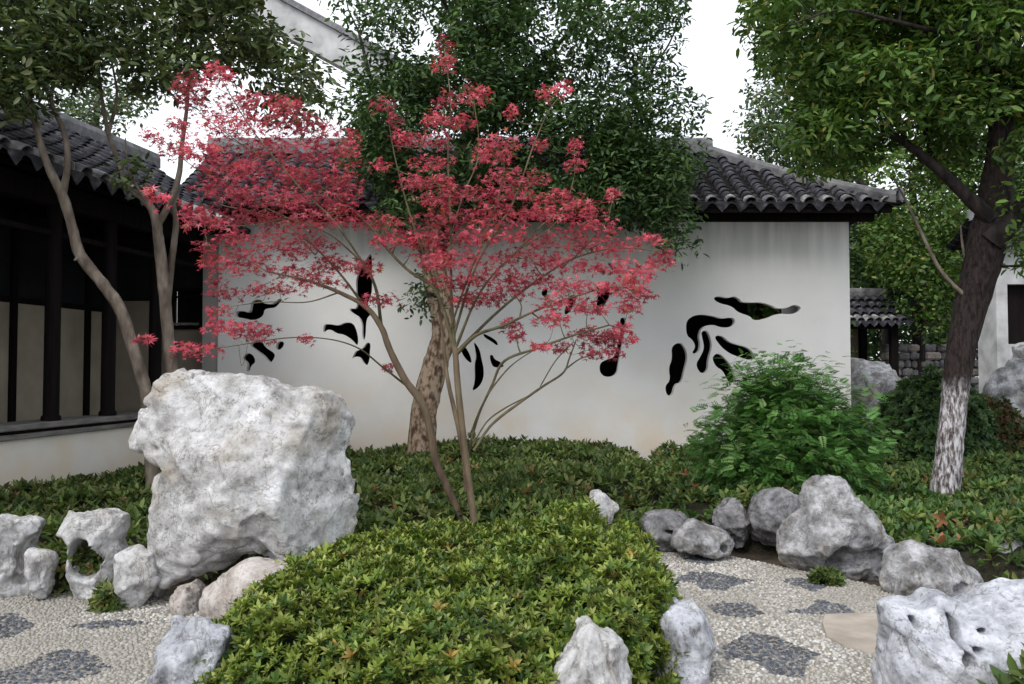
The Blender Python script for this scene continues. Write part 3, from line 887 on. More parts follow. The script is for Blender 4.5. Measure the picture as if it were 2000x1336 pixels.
def tiled_slope(S, L, parent, tmax=None, single=lambda a: False, sp=0.29, tl=0.19, rng=None, flip=False, eaves=True, amin=None):
    """pan tiles as one stepped sheet, cover tiles one by one where `single(a)`, the others joined"""
    slope_len = math.hypot(S.run, S.rise)
    nrow = int(slope_len / tl)
    ncol = int(L / sp)
    JV, JF = [], []
    PVs, PF = [], []
    for c in range(ncol + 1):
        a = c * sp + sp * 0.25
        tm = tmax(a) if tmax else 1.0
        jit = (rng.random() - 0.5) * 0.015
        for r in range(nrow):
            t = r / nrow
            if t > tm - 0.02: break
            m4 = S.mat_at(a + jit + (rng.random() - 0.5) * 0.012, t)
            m4 = m4 @ Matrix.Rotation(math.radians(-4.5 + rng.normal() * 1.0), 4, 'X') @ Matrix.Translation((0, 0, 0.012))
            m4 = m4 @ Matrix.Rotation(rng.normal() * 0.03, 4, 'Z')
            ev = r == 0 and eaves
            if single(a):
                inst('roof_tile' if not ev else 'eave_tile', tilee_me if ev else tile_me, m4, parent)
            else:
                b = len(JV)
                JV += [m4 @ Vector(v) for v in TV]
                JF += [tuple(i + b for i in f) for f in TF]
        if eaves and tm > 0.05:
            m4 = S.mat_at(a + sp / 2, 0.0) @ Matrix.Translation((0, -0.015, -0.01 * rng.random())) @ Matrix.Rotation(math.radians(-25 + rng.normal() * 5), 4, 'X') @ Matrix.Rotation(rng.normal() * 0.07, 4, 'Y')
            if single(a): inst('drip_tile', drip_me, m4, parent)
            else:
                b = len(JV)
                JV += [m4 @ Vector(v) for v in DV]
                JF += [tuple(i + b for i in f) for f in DF]
        # pan: concave trough between this column and the next, stepped at every tile
        xs = [a + sp * q for q in (0.0, 0.25, 0.5, 0.75, 1.0)]
        zz = [0.02, -0.018, -0.032, -0.018, 0.02]
        tm2 = tmax(a + sp) if tmax else 1.0
        for r in range(nrow):
            t0, t1 = r / nrow, (r + 1.3) / nrow
            if t0 > max(tm, tm2): break
            b = len(PVs)
            for t, st in ((t0, 0.022), (t1, 0.0)):
                for x, z in zip(xs, zz):
                    lim = (tmax(x) if tmax else 1.0)
                    PVs.append(S.pt(x, min(t, lim), z + st))
            for x, z in zip(xs, zz):
                PVs.append(S.pt(x, min(t0, tmax(x) if tmax else 1.0), z - 0.02))
            for i in range(4):
                PF.append((b + i, b + i + 1, b + 6 + i, b + 5 + i))
                PF.append((b + 10 + i, b + 11 + i, b + i + 1, b + i))
    mesh_obj('pan_tiles', PVs, PF, M['tile_pan'], parent, smooth=False, kind='stuff')
    if JV:
        mesh_obj('cover_tiles', JV, JF, M['tile'], parent, smooth=True, kind='stuff')


def sweep_cap(name, pts, w, h, mat, parent, n=30, lift=None):
    """rounded ridge capping swept along pts, sitting on them"""
    P = catmull(pts, n)
    prof = [(-w, -0.06), (-w, h * 0.45), (-w * 0.7, h * 0.85), (0, h), (w * 0.7, h * 0.85), (w, h * 0.45), (w, -0.06)]
    T = np.gradient(P, axis=0); T[:, 2] = 0
    T /= np.linalg.norm(T, axis=1)[:, None]
    S_ = np.stack([T[:, 1], -T[:, 0], T[:, 2] * 0], -1)
    k = len(prof)
    V = [tuple(P[i] + S_[i] * x + np.array([0, 0, z])) for i in range(n) for x, z in prof]
    Fc = [(i * k + j, i * k + (j + 1) % k, (i + 1) * k + (j + 1) % k, (i + 1) * k + j) for i in range(n - 1) for j in range(k)]
    Fc += [tuple(range(k))[::-1], tuple((n - 1) * k + j for j in range(k))]
    return mesh_obj(name, V, Fc, mat, parent)


RT = np.random.default_rng(5)
# ------------------------------------------------------------------ the white wall with shaped openings, and its roof
WY = 12.8
WX0, WX1, WTOP = -4.6, at(1660, 600, WY).x, 4.06
hall = empty('garden_hall', (0.3, WY, 0), 'white plastered hall wall with ink stroke shaped openings under grey tile eaves', 'building')
A5 = lambda p: zc(p, 400, 460, 4.4525)
A6 = lambda p: zc(p, 780, 460, 3.846)
A8 = lambda p: zc(p, 1300, 430, 2.843)
openings = [
    A5([(258, 690), (280, 655), (330, 655), (390, 675), (400, 590), (430, 558), (490, 558), (512, 595), (600, 595), (640, 548), (672, 552), (652, 588), (612, 628), (560, 632), (518, 642), (508, 705), (420, 742), (330, 716), (280, 714)]),
    A5([(385, 950), (440, 903), (500, 915), (522, 970), (602, 1020), (613, 1050), (575, 1112), (540, 1082), (508, 1040), (430, 987)]),
    A5([(612, 970), (638, 918), (692, 924), (682, 972), (635, 1003)]),
    A5([(316, 1068), (370, 1016), (422, 1040), (444, 1100), (402, 1132), (386, 1188), (358, 1184), (373, 1110)]),
    A5([(1026, 856), (1032, 772), (1080, 768), (1160, 785), (1220, 752), (1292, 762), (1322, 830), (1338, 920), (1322, 966), (1270, 902), (1200, 858), (1140, 852), (1080, 808)]),
    A5([(1405, 200), (1452, 140), (1455, 330), (1455, 500), (1424, 560), (1415, 620), (1445, 690), (1404, 722), (1398, 905), (1368, 905), (1368, 722), (1268, 664), (1256, 630), (1330, 640), (1316, 480), (1316, 340)]),
    A5([(1276, 1080), (1308, 1002), (1370, 988), (1410, 926), (1444, 938), (1434, 1020), (1434, 1080), (1412, 1136), (1378, 1112), (1350, 1054), (1300, 1054)]),
    A6([(196, 965), (212, 850), (235, 770), (254, 800), (232, 905)]),
    A6([(455, 860), (490, 825), (534, 900), (546, 965), (500, 935)]),
    A6([(555, 790), (602, 850), (618, 930), (634, 1000), (634, 1070), (602, 1135), (540, 1175), (568, 1100), (563, 960), (578, 920), (568, 850)]),
    A6([(625, 732), (680, 757), (732, 790), (744, 834), (690, 795), (638, 765)]),
    A6([(676, 898), (702, 896), (714, 930), (760, 950), (794, 988), (710, 994), (688, 960)]),
    A6([(1656, 616), (1704, 616), (1694, 720), (1664, 860), (1644, 960), (1634, 1042), (1570, 1068), (1507, 1042), (1502, 960), (1560, 930), (1616, 915), (1646, 800), (1662, 700)]),
    A6([(1236, 606), (1248, 520), (1290, 436), (1324, 468), (1294, 565)]),
    A6([(1496, 420), (1560, 386), (1596, 430), (1544, 522), (1490, 606), (1476, 540)]),
    A6([(1446, 236), (1500, 226), (1544, 258), (1554, 294), (1500, 274)]),
    A6([(1556, 196), (1612, 216), (1656, 304), (1600, 264)]),
    A6([(1060, 440), (1090, 380), (1120, 400), (1100, 470)]),
    A8([(262, 437), (288, 420), (350, 434), (380, 420), (412, 438), (422, 455), (470, 458), (530, 455), (592, 474), (612, 490), (670, 490), (710, 468), (754, 480), (744, 508), (700, 523), (622, 518), (570, 543), (490, 560), (468, 532), (400, 512), (368, 477), (300, 463)]),
    A8([(112, 562), (150, 532), (200, 522), (270, 533), (310, 548), (372, 538), (388, 560), (372, 593), (310, 598), (260, 578), (202, 592), (184, 640), (194, 690), (182, 738), (142, 743), (168, 702), (148, 662), (116, 642)]),
    A8([(197, 620), (230, 609), (253, 660), (258, 710), (238, 770), (234, 842), (194, 854), (166, 802), (192, 760), (216, 710), (203, 652)]),
    A8([(266, 646), (310, 637), (352, 677), (400, 692), (462, 708), (505, 760), (470, 779), (420, 764), (358, 743), (308, 704)]),
    A8([(256, 762), (290, 734), (333, 768), (373, 820), (395, 900), (350, 905), (318, 834), (278, 814)]),
    A8([(31, 700), (80, 676), (108, 708), (124, 760), (104, 832), (89, 903), (52, 909), (38, 975), (6, 975), (-4, 920), (27, 890), (16, 822), (37, 770)]),
]
cu = bpy.data.curves.new('wall_outline', 'CURVE')
cu.dimensions = '2D'
cu.fill_mode = 'BOTH'
cu.extrude = 0.06


def add_spline(pts):
    s = cu.splines.new('POLY')
    s.points.add(len(pts) - 1)
    for p, (x, y) in zip(s.points, pts):
        p.co = (x, y, 0, 1)
    s.use_cyclic_u = True


add_spline([(WX0, -0.12), (WX1, -0.12), (WX1, WTOP), (WX0, WTOP)])
for hpx in openings:
    q = chaikin([(at(x, y, WY).x, at(x, y, WY).z) for x, y in hpx], 2)
    add_spline(q)
cob = bpy.data.objects.new('wall_outline', cu)
COL.objects.link(cob)
dg = bpy.context.evaluated_depsgraph_get()
wme = bpy.data.meshes.new_from_object(cob.evaluated_get(dg))
bpy.data.objects.remove(cob)
co = np.zeros(len(wme.vertices) * 3)
wme.vertices.foreach_get('co', co)
co = co.reshape(-1, 3)
wv = np.stack([co[:, 0], WY + 0.06 - co[:, 2], co[:, 1]], -1)
wme.vertices.foreach_set('co', wv.ravel())
wme.update()
wme.materials.clear()
wme.materials.append(M['plaster'])
wall = bpy.data.objects.new('plaster_wall', wme)
COL.objects.link(wall)
put(wall, hall)
# the room behind the openings
RY = 15.3
box('end_wall', WX1 - 0.25, WX1 - 0.003, WY + 0.125, RY, -0.12, WTOP, M['plaster'], hall)
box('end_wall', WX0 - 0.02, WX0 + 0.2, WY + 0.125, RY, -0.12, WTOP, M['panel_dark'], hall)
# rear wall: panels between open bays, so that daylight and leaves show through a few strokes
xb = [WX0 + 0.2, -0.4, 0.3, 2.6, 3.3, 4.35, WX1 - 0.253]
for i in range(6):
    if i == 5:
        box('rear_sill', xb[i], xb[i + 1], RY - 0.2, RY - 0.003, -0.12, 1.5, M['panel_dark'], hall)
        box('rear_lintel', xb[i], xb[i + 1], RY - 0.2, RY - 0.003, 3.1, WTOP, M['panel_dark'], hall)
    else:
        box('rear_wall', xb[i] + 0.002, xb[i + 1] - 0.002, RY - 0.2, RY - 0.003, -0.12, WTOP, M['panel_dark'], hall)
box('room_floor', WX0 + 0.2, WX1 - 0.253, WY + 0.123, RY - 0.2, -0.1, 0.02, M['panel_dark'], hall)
box('ceiling', WX0 - 0.1, WX1 + 0.1, WY + 0.02, RY + 0.15, WTOP + 0.002, WTOP + 0.08, M['wood_dark'], hall)
# beam deepened to paint the shade band under the eave, and rafters
EY, EZ = 12.16, 4.02
box('eave_shade_beam', WX0 - 0.1, WX1 + 0.36, WY - 0.10, WY - 0.004, WTOP - 0.21, WTOP + 0.16, M['wood_dark'], hall)
box('fascia', WX0 - 0.1, WX1 + 0.40, EY + 0.03, EY + 0.09, EZ - 0.13, EZ - 0.03, M['wood_dark'], hall)
rafter_v, rafter_f = box_vf(-0.035, 0.035, EY + 0.092, WY + 0.3, -0.09, 0.0)
raf_me = bpy.data.meshes.new('rafter')
raf_me.from_pydata([(x, y - EY, z + (y - EY) * 0.62) for x, y, z in rafter_v], [], rafter_f)
raf_me.materials.append(M['wood_dark'])
for x in np.arange(WX0, WX1 + 0.35, 0.3):
    inst('rafter', raf_me, Matrix.Translation((x, EY, EZ - 0.02)), hall)

roof = empty('roof', (0.3, 13.5, EZ))
put(roof, hall)
CX = WX1 + 0.42                     # eave corner on the hip end
RUN, RISE = 1.94, 1.27
HIPX = 2.35
EX0 = WX0 - 0.6
hipt = lambda a: min(1.0, max(0.0, (CX - (EX0 + a)) / HIPX))
Sf = Slope((EX0, EY, EZ), (1, 0, 0), (0, 1, 0), RUN, RISE)
tiled_slope(Sf, CX - EX0, roof, hipt, single=lambda a: EX0 + a > 2.3, rng=RT)
# back slope and hip end
Sb = Slope((CX, EY + 2 * RUN, EZ), (-1, 0, 0), (0, -1, 0), RUN, RISE)
tiled_slope(Sb, CX - EX0, roof, lambda a: min(1.0, max(0.0, a / HIPX)), rng=RT)
Sh = Slope((CX, EY, EZ), (0, 1, 0), (-1, 0, 0), HIPX, RISE)
tiled_slope(Sh, 2 * RUN, roof, lambda a: max(0, min(a, 2 * RUN - a)) / RUN, rng=RT)
# solid underside
under = [Sf.pt(0, 0, -0.05), (CX, EY, EZ - 0.05), (CX - HIPX, EY + RUN, EZ + RISE - 0.06), (EX0, EY + RUN, EZ + RISE - 0.06), (CX, EY + 2 * RUN, EZ - 0.05), (EX0, EY + 2 * RUN, EZ - 0.05)]
um = [(p[0], p[1], p[2]) for p in under]
mesh_obj('roof_boarding', um, [(0, 1, 2, 3), (3, 2, 4, 5), (1, 4, 2), (0, 3, 5)], M['wood_dark'], roof)
rz = EZ + RISE + 0.03
sweep_cap('ridge', [(EX0 - 0.05, EY + RUN, rz), (-1, EY + RUN, rz - 0.01), (CX - HIPX + 0.1, EY + RUN, rz)], 0.11, 0.24, M['coping'], roof)
hp = [tuple(Sf.pt(CX - EX0 - HIPX * (1 - s), 1 - s, 0.03 + 0.03 * s ** 4)) for s in (0, 0.2, 0.4, 0.6, 0.8, 1.0)]
hp.append((CX + 0.04, EY - 0.04, EZ + 0.10))
sweep_cap('hip_ridge', hp, 0.085, 0.13, M['coping'], roof, 24)
hp2 = [(x, 2 * (EY + RUN) - y, z) for x, y, z in hp]
sweep_cap('hip_ridge', hp2, 0.085, 0.13, M['coping'], roof, 24)

# ------------------------------------------------------------------ the covered corridor on the left
CA, CB = Vector((-5.35, 8.5, 0)), Vector((-4.72, 12.3, 0))
cu_ = (CB - CA).normalized()
cn_ = Vector((-cu_.y, cu_.x, 0))             # into the corridor (away from the garden)


def cf(t, w, z):
    """corridor frame: t metres along the front line from CA, w metres inward, z up"""
    p = CA + cu_ * t + cn_ * w
    return (p.x, p.y, z)


cor = empty('covered_corridor', cf(1.5, 0.9, 0), 'dark open corridor with black posts and low white parapet under a tiled roof', 'corridor')
TL = 3.85
box('parapet', -4.0, TL, 0.0, 0.22, -0.12, 0.79, M['plaster_low'], cor, frame=cf)
box('parapet_ledge', -4.0, TL, -0.05, 0.27, 0.792, 0.85, M['wood_grey'], cor, 0.008, cf)
box('parapet_ledge', -4.0, TL, -0.03, 0.25, 0.852, 0.885, M['wood_dark'], cor, 0.0, cf)
box('seat_plank', -4.0, TL, -0.07, 0.38, 0.887, 0.955, M['wood_grey'], cor, 0.01, cf)
for t in (-3.0, -2.0, -1.05, -0.07, 0.93, 1.93, 2.93):
    P = np.array([cf(t, 0.1, z) for z in (0.95, 1.0, 1.02, 2.0, 3.7)])
    V, Q, C = tube_arrays(P, np.array([0.105, 0.105, 0.085, 0.085, 0.082]), 14)
    mesh_obj('post', V, [tuple(q) for q in Q] + [tuple(c) for c in C], M['wood_dark'], cor, smooth=True)
box('beam', -4.0, TL, 0.02, 0.2, 3.42, 3.68, M['wood_dark'], cor, 0.01, cf)
box('tie_rail', -4.0, TL, 0.07, 0.13, 3.08, 3.14, M['wood_dark'], cor, 0.0, cf)
box('floor', -4.0, TL + 1.4, 0.222, 2.0, -0.1, 0.3, M['panel_dark'], cor, frame=cf)
# rear wall of plaster panels between black uprights
ts = [-4.0, -2.2, -0.6, 0.9, 2.4, 3.9, 5.3]
for i in range(6):
    box('rear_panel', ts[i] + 0.05, ts[i + 1] - 0.05, 1.9, 2.0, 0.302, 2.45, M['panel_cream'], cor, frame=cf)
    box('upper_panel', ts[i] + 0.05, ts[i + 1] - 0.05, 1.9, 2.0, 2.53, 3.72, M['panel_dark'], cor, frame=cf)  # dark top half: corridor shade painted by the panel colour
    box('rail', ts[i] + 0.05, ts[i + 1] - 0.05, 1.87, 2.03, 2.452, 2.528, M['wood_dark'], cor, frame=cf)
    box('upright', ts[i] - 0.048, ts[i] + 0.048, 1.85, 2.05, 0.302, 3.72, M['wood_dark'], cor, frame=cf)
box('skirting', -4.0, TL + 1.4, 1.84, 1.898, 0.302, 0.5, M['wood_dark'], cor, frame=cf)
# end wall facing the viewer, with a framed window
ey = 13.15
zl = at(300, 588, ey).z
xl, xr = -7.2, WX0 - 0.26
wx0, wx1, wz0, wz1 = at(340, 600, ey).x, at(396, 600, ey).x, at(360, 640, ey).z, at(360, 566, ey).z
box('end_panel', xl, wx0, ey, ey + 0.12, 0.302, zl, M['panel_brown'], cor)
box('end_panel', wx1, xr, ey, ey + 0.12, 0.302, zl, M['panel_brown'], cor)
box('end_panel', wx0 + 0.002, wx1 - 0.002, ey, ey + 0.12, 0.302, wz0, M['panel_brown'], cor)
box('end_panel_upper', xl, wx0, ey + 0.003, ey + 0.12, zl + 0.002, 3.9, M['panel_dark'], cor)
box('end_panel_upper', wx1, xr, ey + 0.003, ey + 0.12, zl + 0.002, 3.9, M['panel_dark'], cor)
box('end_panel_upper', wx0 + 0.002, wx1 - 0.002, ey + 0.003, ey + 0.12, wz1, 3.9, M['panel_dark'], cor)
win = empty('window', ((wx0 + wx1) / 2, ey, wz0))
put(win, cor)
for (a, b, c, d) in ((wx0 - 0.03, wx0 + 0.03, wz0 - 0.03, wz1 + 0.03), (wx1 - 0.03, wx1 + 0.03, wz0 - 0.03, wz1 + 0.03)):
    box('frame_stile', a, b, ey - 0.05, ey - 0.003, c, d, M['wood_dark'], win)
for (c, d) in ((wz0 - 0.03, wz0 + 0.03), (wz1 - 0.03, wz1 + 0.03), ((wz0 + wz1) / 2 + 0.17, (wz0 + wz1) / 2 + 0.2)):
    box('frame_rail', wx0 + 0.032, wx1 - 0.032, ey - 0.045, ey - 0.004, c, d, M['wood_dark'], win)
box('sill', wx0 + 0.03, wx1 - 0.03, ey - 0.09, ey - 0.05, wz0 + 0.035, wz0 + 0.075, M['wood_grey'], win)
box('backing', wx0, wx1, ey + 0.125, ey + 0.16, wz0 - 0.1, wz1 + 0.1, M['wood_dark'], win)
box('end_wall', -4.1, -4.003, 0.0, 2.0, -0.1, 3.72, M['panel_dark'], cor, frame=cf)  # unseen wall added at the corridor's open end to keep light out
box('pier', WX0 - 0.255, WX0 - 0.003, WY + 0.03, ey + 0.3, -0.12, WTOP - 0.02, M['plaster_shaded'], cor)
box('ceiling', -4.0, TL + 0.9, 0.0, 2.05, 3.722, 3.78, M['wood_dark'], cor, frame=cf)
# its roof
croof = empty('roof', cf(1.0, 1.0, 3.75))
put(croof, cor)
S1 = Slope(cf(-4.5, -0.62, 3.66), cu_, cn_, 1.66, 1.08)
tiled_slope(S1, 8.6, croof, single=lambda a: a > 2.2, rng=RT)
S2 = Slope(cf(4.1, 2.70, 3.66), -cu_, -cn_, 1.66, 1.08)
tiled_slope(S2, 8.6, croof, single=lambda a: False, rng=RT)
uv = [cf(-4.5, -0.6, 3.61), cf(4.1, -0.6, 3.61), cf(4.1, 1.04, 4.68), cf(-4.5, 1.04, 4.68), cf(4.1, 2.68, 3.61), cf(-4.5, 2.68, 3.61)]
mesh_obj('roof_boarding', uv, [(0, 1, 2, 3), (3, 2, 4, 5), (1, 4, 2), (0, 3, 5)], M['wood_dark'], croof)
sweep_cap('ridge', [cf(-4.6, 1.04, 4.77), cf(0, 1.04, 4.76), cf(4.3, 1.04, 4.78)], 0.1, 0.2, M['coping'], croof)

# ------------------------------------------------------------------ far white gable behind the hall
gd = 19.0
gp = [(430, -70), (520, -10), (600, 30), (690, 88), (760, 130), (840, 190), (840, 330), (760, 300), (700, 200), (610, 110), (545, 60), (480, 60)]
gw = [at(*p, gd) for p in gp]
# the raking wall under its coping
rk = [(430, -62), (520, -14), (610, 35), (700, 84), (780, 127), (880, 181)]
gable = empty('gable_house', (at(640, 100, gd).x, gd, 0), 'weathered white gable with grey raking coping rising behind the hall roof', 'building')
top = catmull([tuple(at(x, y, gd)) for x, y in rk], 14)
V = []
for p in top:
    V += [(p[0], gd, p[2]), (p[0], gd + 0.35, p[2]), (p[0], gd + 0.35, p[2] - 0.78), (p[0], gd, p[2] - 0.78)]
Fc = [(i * 4 + j, i * 4 + (j + 1) % 4, i * 4 + 4 + (j + 1) % 4, i * 4 + 4 + j) for i in range(13) for j in range(4)]
Fc += [(3, 2, 1, 0), tuple(13 * 4 + j for j in range(4))]
mesh_obj('gable_wall', V, Fc, M['gable'], gable)
V = []
for p in top:
    z = p[2]
    V += [(p[0], gd - 0.10, z + 0.003), (p[0], gd - 0.10, z + 0.13), (p[0], gd + 0.17, z + 0.24), (p[0], gd + 0.45, z + 0.13), (p[0], gd + 0.45, z + 0.003)]
Fc = [(i * 5 + j, i * 5 + (j + 1) % 5, i * 5 + 5 + (j + 1) % 5, i * 5 + 5 + j) for i in range(13) for j in range(5)]
Fc += [(4, 3, 2, 1, 0), tuple(13 * 5 + j for j in range(5))]
mesh_obj('coping', V, Fc, M['coping'], gable)
box('gable_post', top[-2][0] - 1.0, top[-2][0], gd + 0.05, gd + 0.3, -0.1, top[-2][2] - 0.7, M['gable'], gable)

# ------------------------------------------------------------------ small tile roofed shelter far right
sd = 19.0
sx0, sx1 = at(1560, 600, sd).x, at(1768, 600, sd).x
sh = empty('garden_shelter', ((sx0 + sx1) / 2, sd + 1, 0), 'small dark shelter with striped grey tile roof beyond the end of the white wall', 'shelter')
ez = at(1700, 628, sd).z
srf = empty('roof', ((sx0 + sx1) / 2, sd + 0.8, ez)); put(srf, sh)
S3 = Slope((sx0, sd, ez), (1, 0, 0), (0, 1, 0), 1.25, 0.72, 0.02)
tiled_slope(S3, sx1 - sx0, srf, single=lambda a: a > 1.0, rng=RT, sp=0.2, tl=0.32)
S3b = Slope((sx1, sd + 2.5, ez), (-1, 0, 0), (0, -1, 0), 1.25, 0.72, 0.02)
tiled_slope(S3b, sx1 - sx0, srf, rng=RT, sp=0.2, tl=0.32, eaves=False)
mesh_obj('roof_boarding', [(sx0, sd, ez - .04), (sx1, sd, ez - .04), (sx1, sd + 1.25, ez + .67), (sx0, sd + 1.25, ez + .67), (sx1, sd + 2.5, ez - .04), (sx0, sd + 2.5, ez - .04)], [(0, 1, 2, 3), (3, 2, 4, 5), (1, 4, 2), (0, 3, 5)], M['wood_dark'], srf)
sweep_cap('ridge', [(sx0 - 0.1, sd + 1.25, ez + .74), (sx0 + 1, sd + 1.25, ez + .74), (sx1 + 0.12, sd + 1.25, ez + .74)], 0.09, 0.16, M['coping'], srf, 6)
for px in (1585, 1748):
    x = at(px, 650, sd + 0.3).x
    box('post', x - 0.08, x + 0.08, sd + 0.3, sd + 0.46, -0.1, ez + 0.12, M['wood_dark'], sh)
    box('post', x - 0.08, x + 0.08, sd + 2.0, sd + 2.16, -0.1, ez + 0.12, M['wood_dark'], sh)
box('rear_wall', sx0 + 0.1, sx1 - 0.1, sd + 2.2, sd + 2.32, -0.1, ez + 0.2, M['panel_brown'], sh)
box('lintel', sx0 + 0.1, sx1 - 0.1, sd + 0.25, sd + 0.29, ez - 0.16, ez - 0.05, M['wood_dark'], sh)
# rough rubble wall running on from the shelter, each stone its own piece
rw = empty('rubble_wall', (at(1800, 700, sd + 1).x, sd + 1, 0), 'rough brown rubble wall running on from the tile roofed shelter', 'wall')
x = sx1 - 0.1
rr = np.random.default_rng(9)
rw_x1 = at(1900, 650, sd + 1).x
for r in range(11):
    x = sx1 - 0.1 + rr.random() * 0.1
    hh = 0.2
    while x < rw_x1:
        w = 0.14 + rr.random() * 0.3
        z0 = -0.05 + r * hh
        if z0 + hh > ez + 0.1 - (x - sx1) * 0.25: break
        box('stone', x + 0.008, x + w - 0.008, sd + 0.9 - rr.random() * 0.06, sd + 1.25, z0 + 0.008, z0 + hh - 0.006 + rr.random() * 0.01, M['rock_tan' if rr.random() < .15 else 'rock_dark'], rw, 0.045)
        x += w

# white pavilion at far right behind the big tree
pd_ = 17.0
px0 = at(1946, 600, pd_).x
pav = empty('garden_pavilion', (px0 + 2, pd_ + 1, 0), 'weathered pale garden pavilion with dark window behind the limewashed tree', 'building')
pz = at(1950, 700, pd_).z
ptop = at(1950, 470, pd_).z
wxa, wxb = at(1968, 600, pd_).x, at(2060, 600, pd_).x
wza, wzb = at(1968, 672, pd_).z, at(1968, 555, pd_).z
box('wall', px0, wxa, pd_, pd_ + 0.2, -0.1, ptop, M['gable'], pav)
box('wall', wxb, wxb + 1.5, pd_, pd_ + 0.2, -0.1, ptop, M['gable'], pav)
box('wall', wxa + .002, wxb - .002, pd_, pd_ + 0.2, -0.1, wza, M['gable'], pav)
box('wall', wxa + .002, wxb - .002, pd_, pd_ + 0.2, wzb, ptop, M['gable'], pav)
box('window', wxa, wxb, pd_ + 0.205, pd_ + 0.25, wza - 0.1, wzb + 0.1, M['wood_dark'], pav)
box('end_wall', px0 + 0.003, px0 + 0.2, pd_ + 0.202, pd_ + 0.7, -0.1, ptop, M['gable'], pav)
prf = empty('roof', (px0 + 1.5, pd_ + 1, ptop)); put(prf, pav)
S4 = Slope((px0 - 0.2, pd_ - 0.5, ptop + 0.03), (1, 0, 0), (0, 1, 0), 0.9, 0.5)
tiled_slope(S4, wxb + 1.9 - px0, prf, rng=RT)
S4b = Slope((wxb + 1.7, pd_ + 1.3, ptop + 0.03), (-1, 0, 0), (0, -1, 0), 0.9, 0.5)
tiled_slope(S4b, wxb + 1.9 - px0, prf, rng=RT, eaves=False)
mesh_obj('roof_boarding', [(px0 - .2, pd_ - .5, ptop - .01), (wxb + 1.7, pd_ - .5, ptop - .01), (wxb + 1.7, pd_ + .4, ptop + .47), (px0 - .2, pd_ + .4, ptop + .47), (wxb + 1.7, pd_ + 1.3, ptop - .01), (px0 - .2, pd_ + 1.3, ptop - .01)], [(0, 1, 2, 3), (3, 2, 4, 5), (1, 4, 2), (0, 3, 5)], M['wood_dark'], prf)
sweep_cap('ridge', [(px0 - 0.3, pd_ + .4, ptop + .55), (px0 + 1, pd_ + .4, ptop + .54), (wxb + 1.8, pd_ + .4, ptop + .55)], 0.1, 0.2, M['coping'], prf, 8)

# ------------------------------------------------------------------ leaves
def norm(v):
    return v / (np.linalg.norm(v, axis=-1, keepdims=True) + 1e-9)


LEAF1 = (np.array([(0, 0, 0), (0.28, 0.45, 0.07), (0, 1, 0), (-0.28, 0.45, 0.07)]), np.array([(0, 1, 2, 3)]))
LEAF2 = (np.array([(0, 0, 0), (0.17, 0.28, 0.05), (0.16, 0.66, 0.04), (0, 1, -0.06), (-0.16, 0.66, 0.04), (-0.17, 0.28, 0.05)]), np.array([(0, 1, 2, 3), (0, 3, 4, 5)]))


def star_leaf():
    V = [(0, 0, 0)]
    tips = [(-105, .62), (-52, .92), (0, 1.05), (52, .92), (105, .62)]
    val = [(-140, .16), (-78, .27), (-26, .30), (26, .30), (78, .27), (140, .16)]
    for a, r in val: V.append((r * math.sin(math.radians(a)), r * math.cos(math.radians(a)), 0.02))
    for a, r in tips: V.append((r * math.sin(math.radians(a)), r * math.cos(math.radians(a)), -0.16 * r))
    return np.array(V) * 0.62, np.array([(0, 1 + i, 7 + i, 2 + i) for i in range(5)])


STAR = star_leaf()


def rosette(k, tilt, L2=LEAF2):
    V, Q = [], []
    for i in range(k):
        a = 2 * math.pi * i / k + (i % 2) * 0.3
        tl = math.radians(tilt + (18 if i % 2 else -8))
        s = 1.0 if i % 2 else 0.85
        x, y, z = (L2[0] * s).T
        y2, z2 = y * math.cos(tl) - z * math.sin(tl), y * math.sin(tl) + z * math.cos(tl)
        V.append(np.stack([x * math.cos(a) - y2 * math.sin(a), x * math.sin(a) + y2 * math.cos(a), z2], -1))
        Q.append(L2[1] + i * len(L2[0]))
    return np.concatenate(V), np.concatenate(Q)


ROSE = rosette(6, 32)
ROSE5 = rosette(4, 30, LEAF2)
ROSEF = rosette(5, 30, LEAF1)


def frond():
    """feathery compound leaf: paired narrow leaflets on an arching stalk"""
    V, Q = [], []
    for i in range(6):
        y = 0.2 + i * 0.14
        for s in (-1, 1):
            a = math.radians(s * 55)
            l = 0.42 * (1 - 0.09 * i)
            P = LEAF1[0] * np.array([l * 0.62, l, l])
            X = P[:, 0] * math.cos(a) + P[:, 1] * math.sin(a)
            Y = -P[:, 0] * math.sin(a) + P[:, 1] * math.cos(a)
            Q.append(LEAF1[1] + 4 * len(V))
            V.append(np.stack([X, Y + y, P[:, 2] - 0.22 * y * y], -1))
    return np.concatenate(V), np.concatenate(Q)


FROND = frond()


def scatter(name, tmpl, pos, nrm, size, col, rng, mat, parent=None, up=None, kind='stuff', jcol=0.0):
    """one copy of tmpl per point; local +Z along nrm, +Y along a random direction (or `up`) in its plane"""
    tv, tq = tmpl
    n, k = len(pos), len(tv)
    N = norm(nrm)
    r = rng.normal(size=(n, 3)) if up is None else up + rng.normal(size=(n, 3)) * 0.25
    Yv = norm(r - (r * N).sum(1, keepdims=True) * N)
    Xv = np.cross(Yv, N)
    s = size[:, None, None]
    V = pos[:, None] + s * (tv[None, :, 0:1] * Xv[:, None] + tv[None, :, 1:2] * Yv[:, None] + tv[None, :, 2:3] * N[:, None])
    Q = (tq[None] + (np.arange(n) * k)[:, None, None]).reshape(-1, tq.shape[1])
    C = np.repeat(col[:, None], k, axis=1)
    if jcol:
        nl = len(tq)
        fj = 1 + jcol * (rng.random((n, k, 1)) - 0.5)
        C = C * fj
    return np_mesh(name, V.reshape(-1, 3), Q, mat, parent, C.reshape(-1, 3), kind=kind)


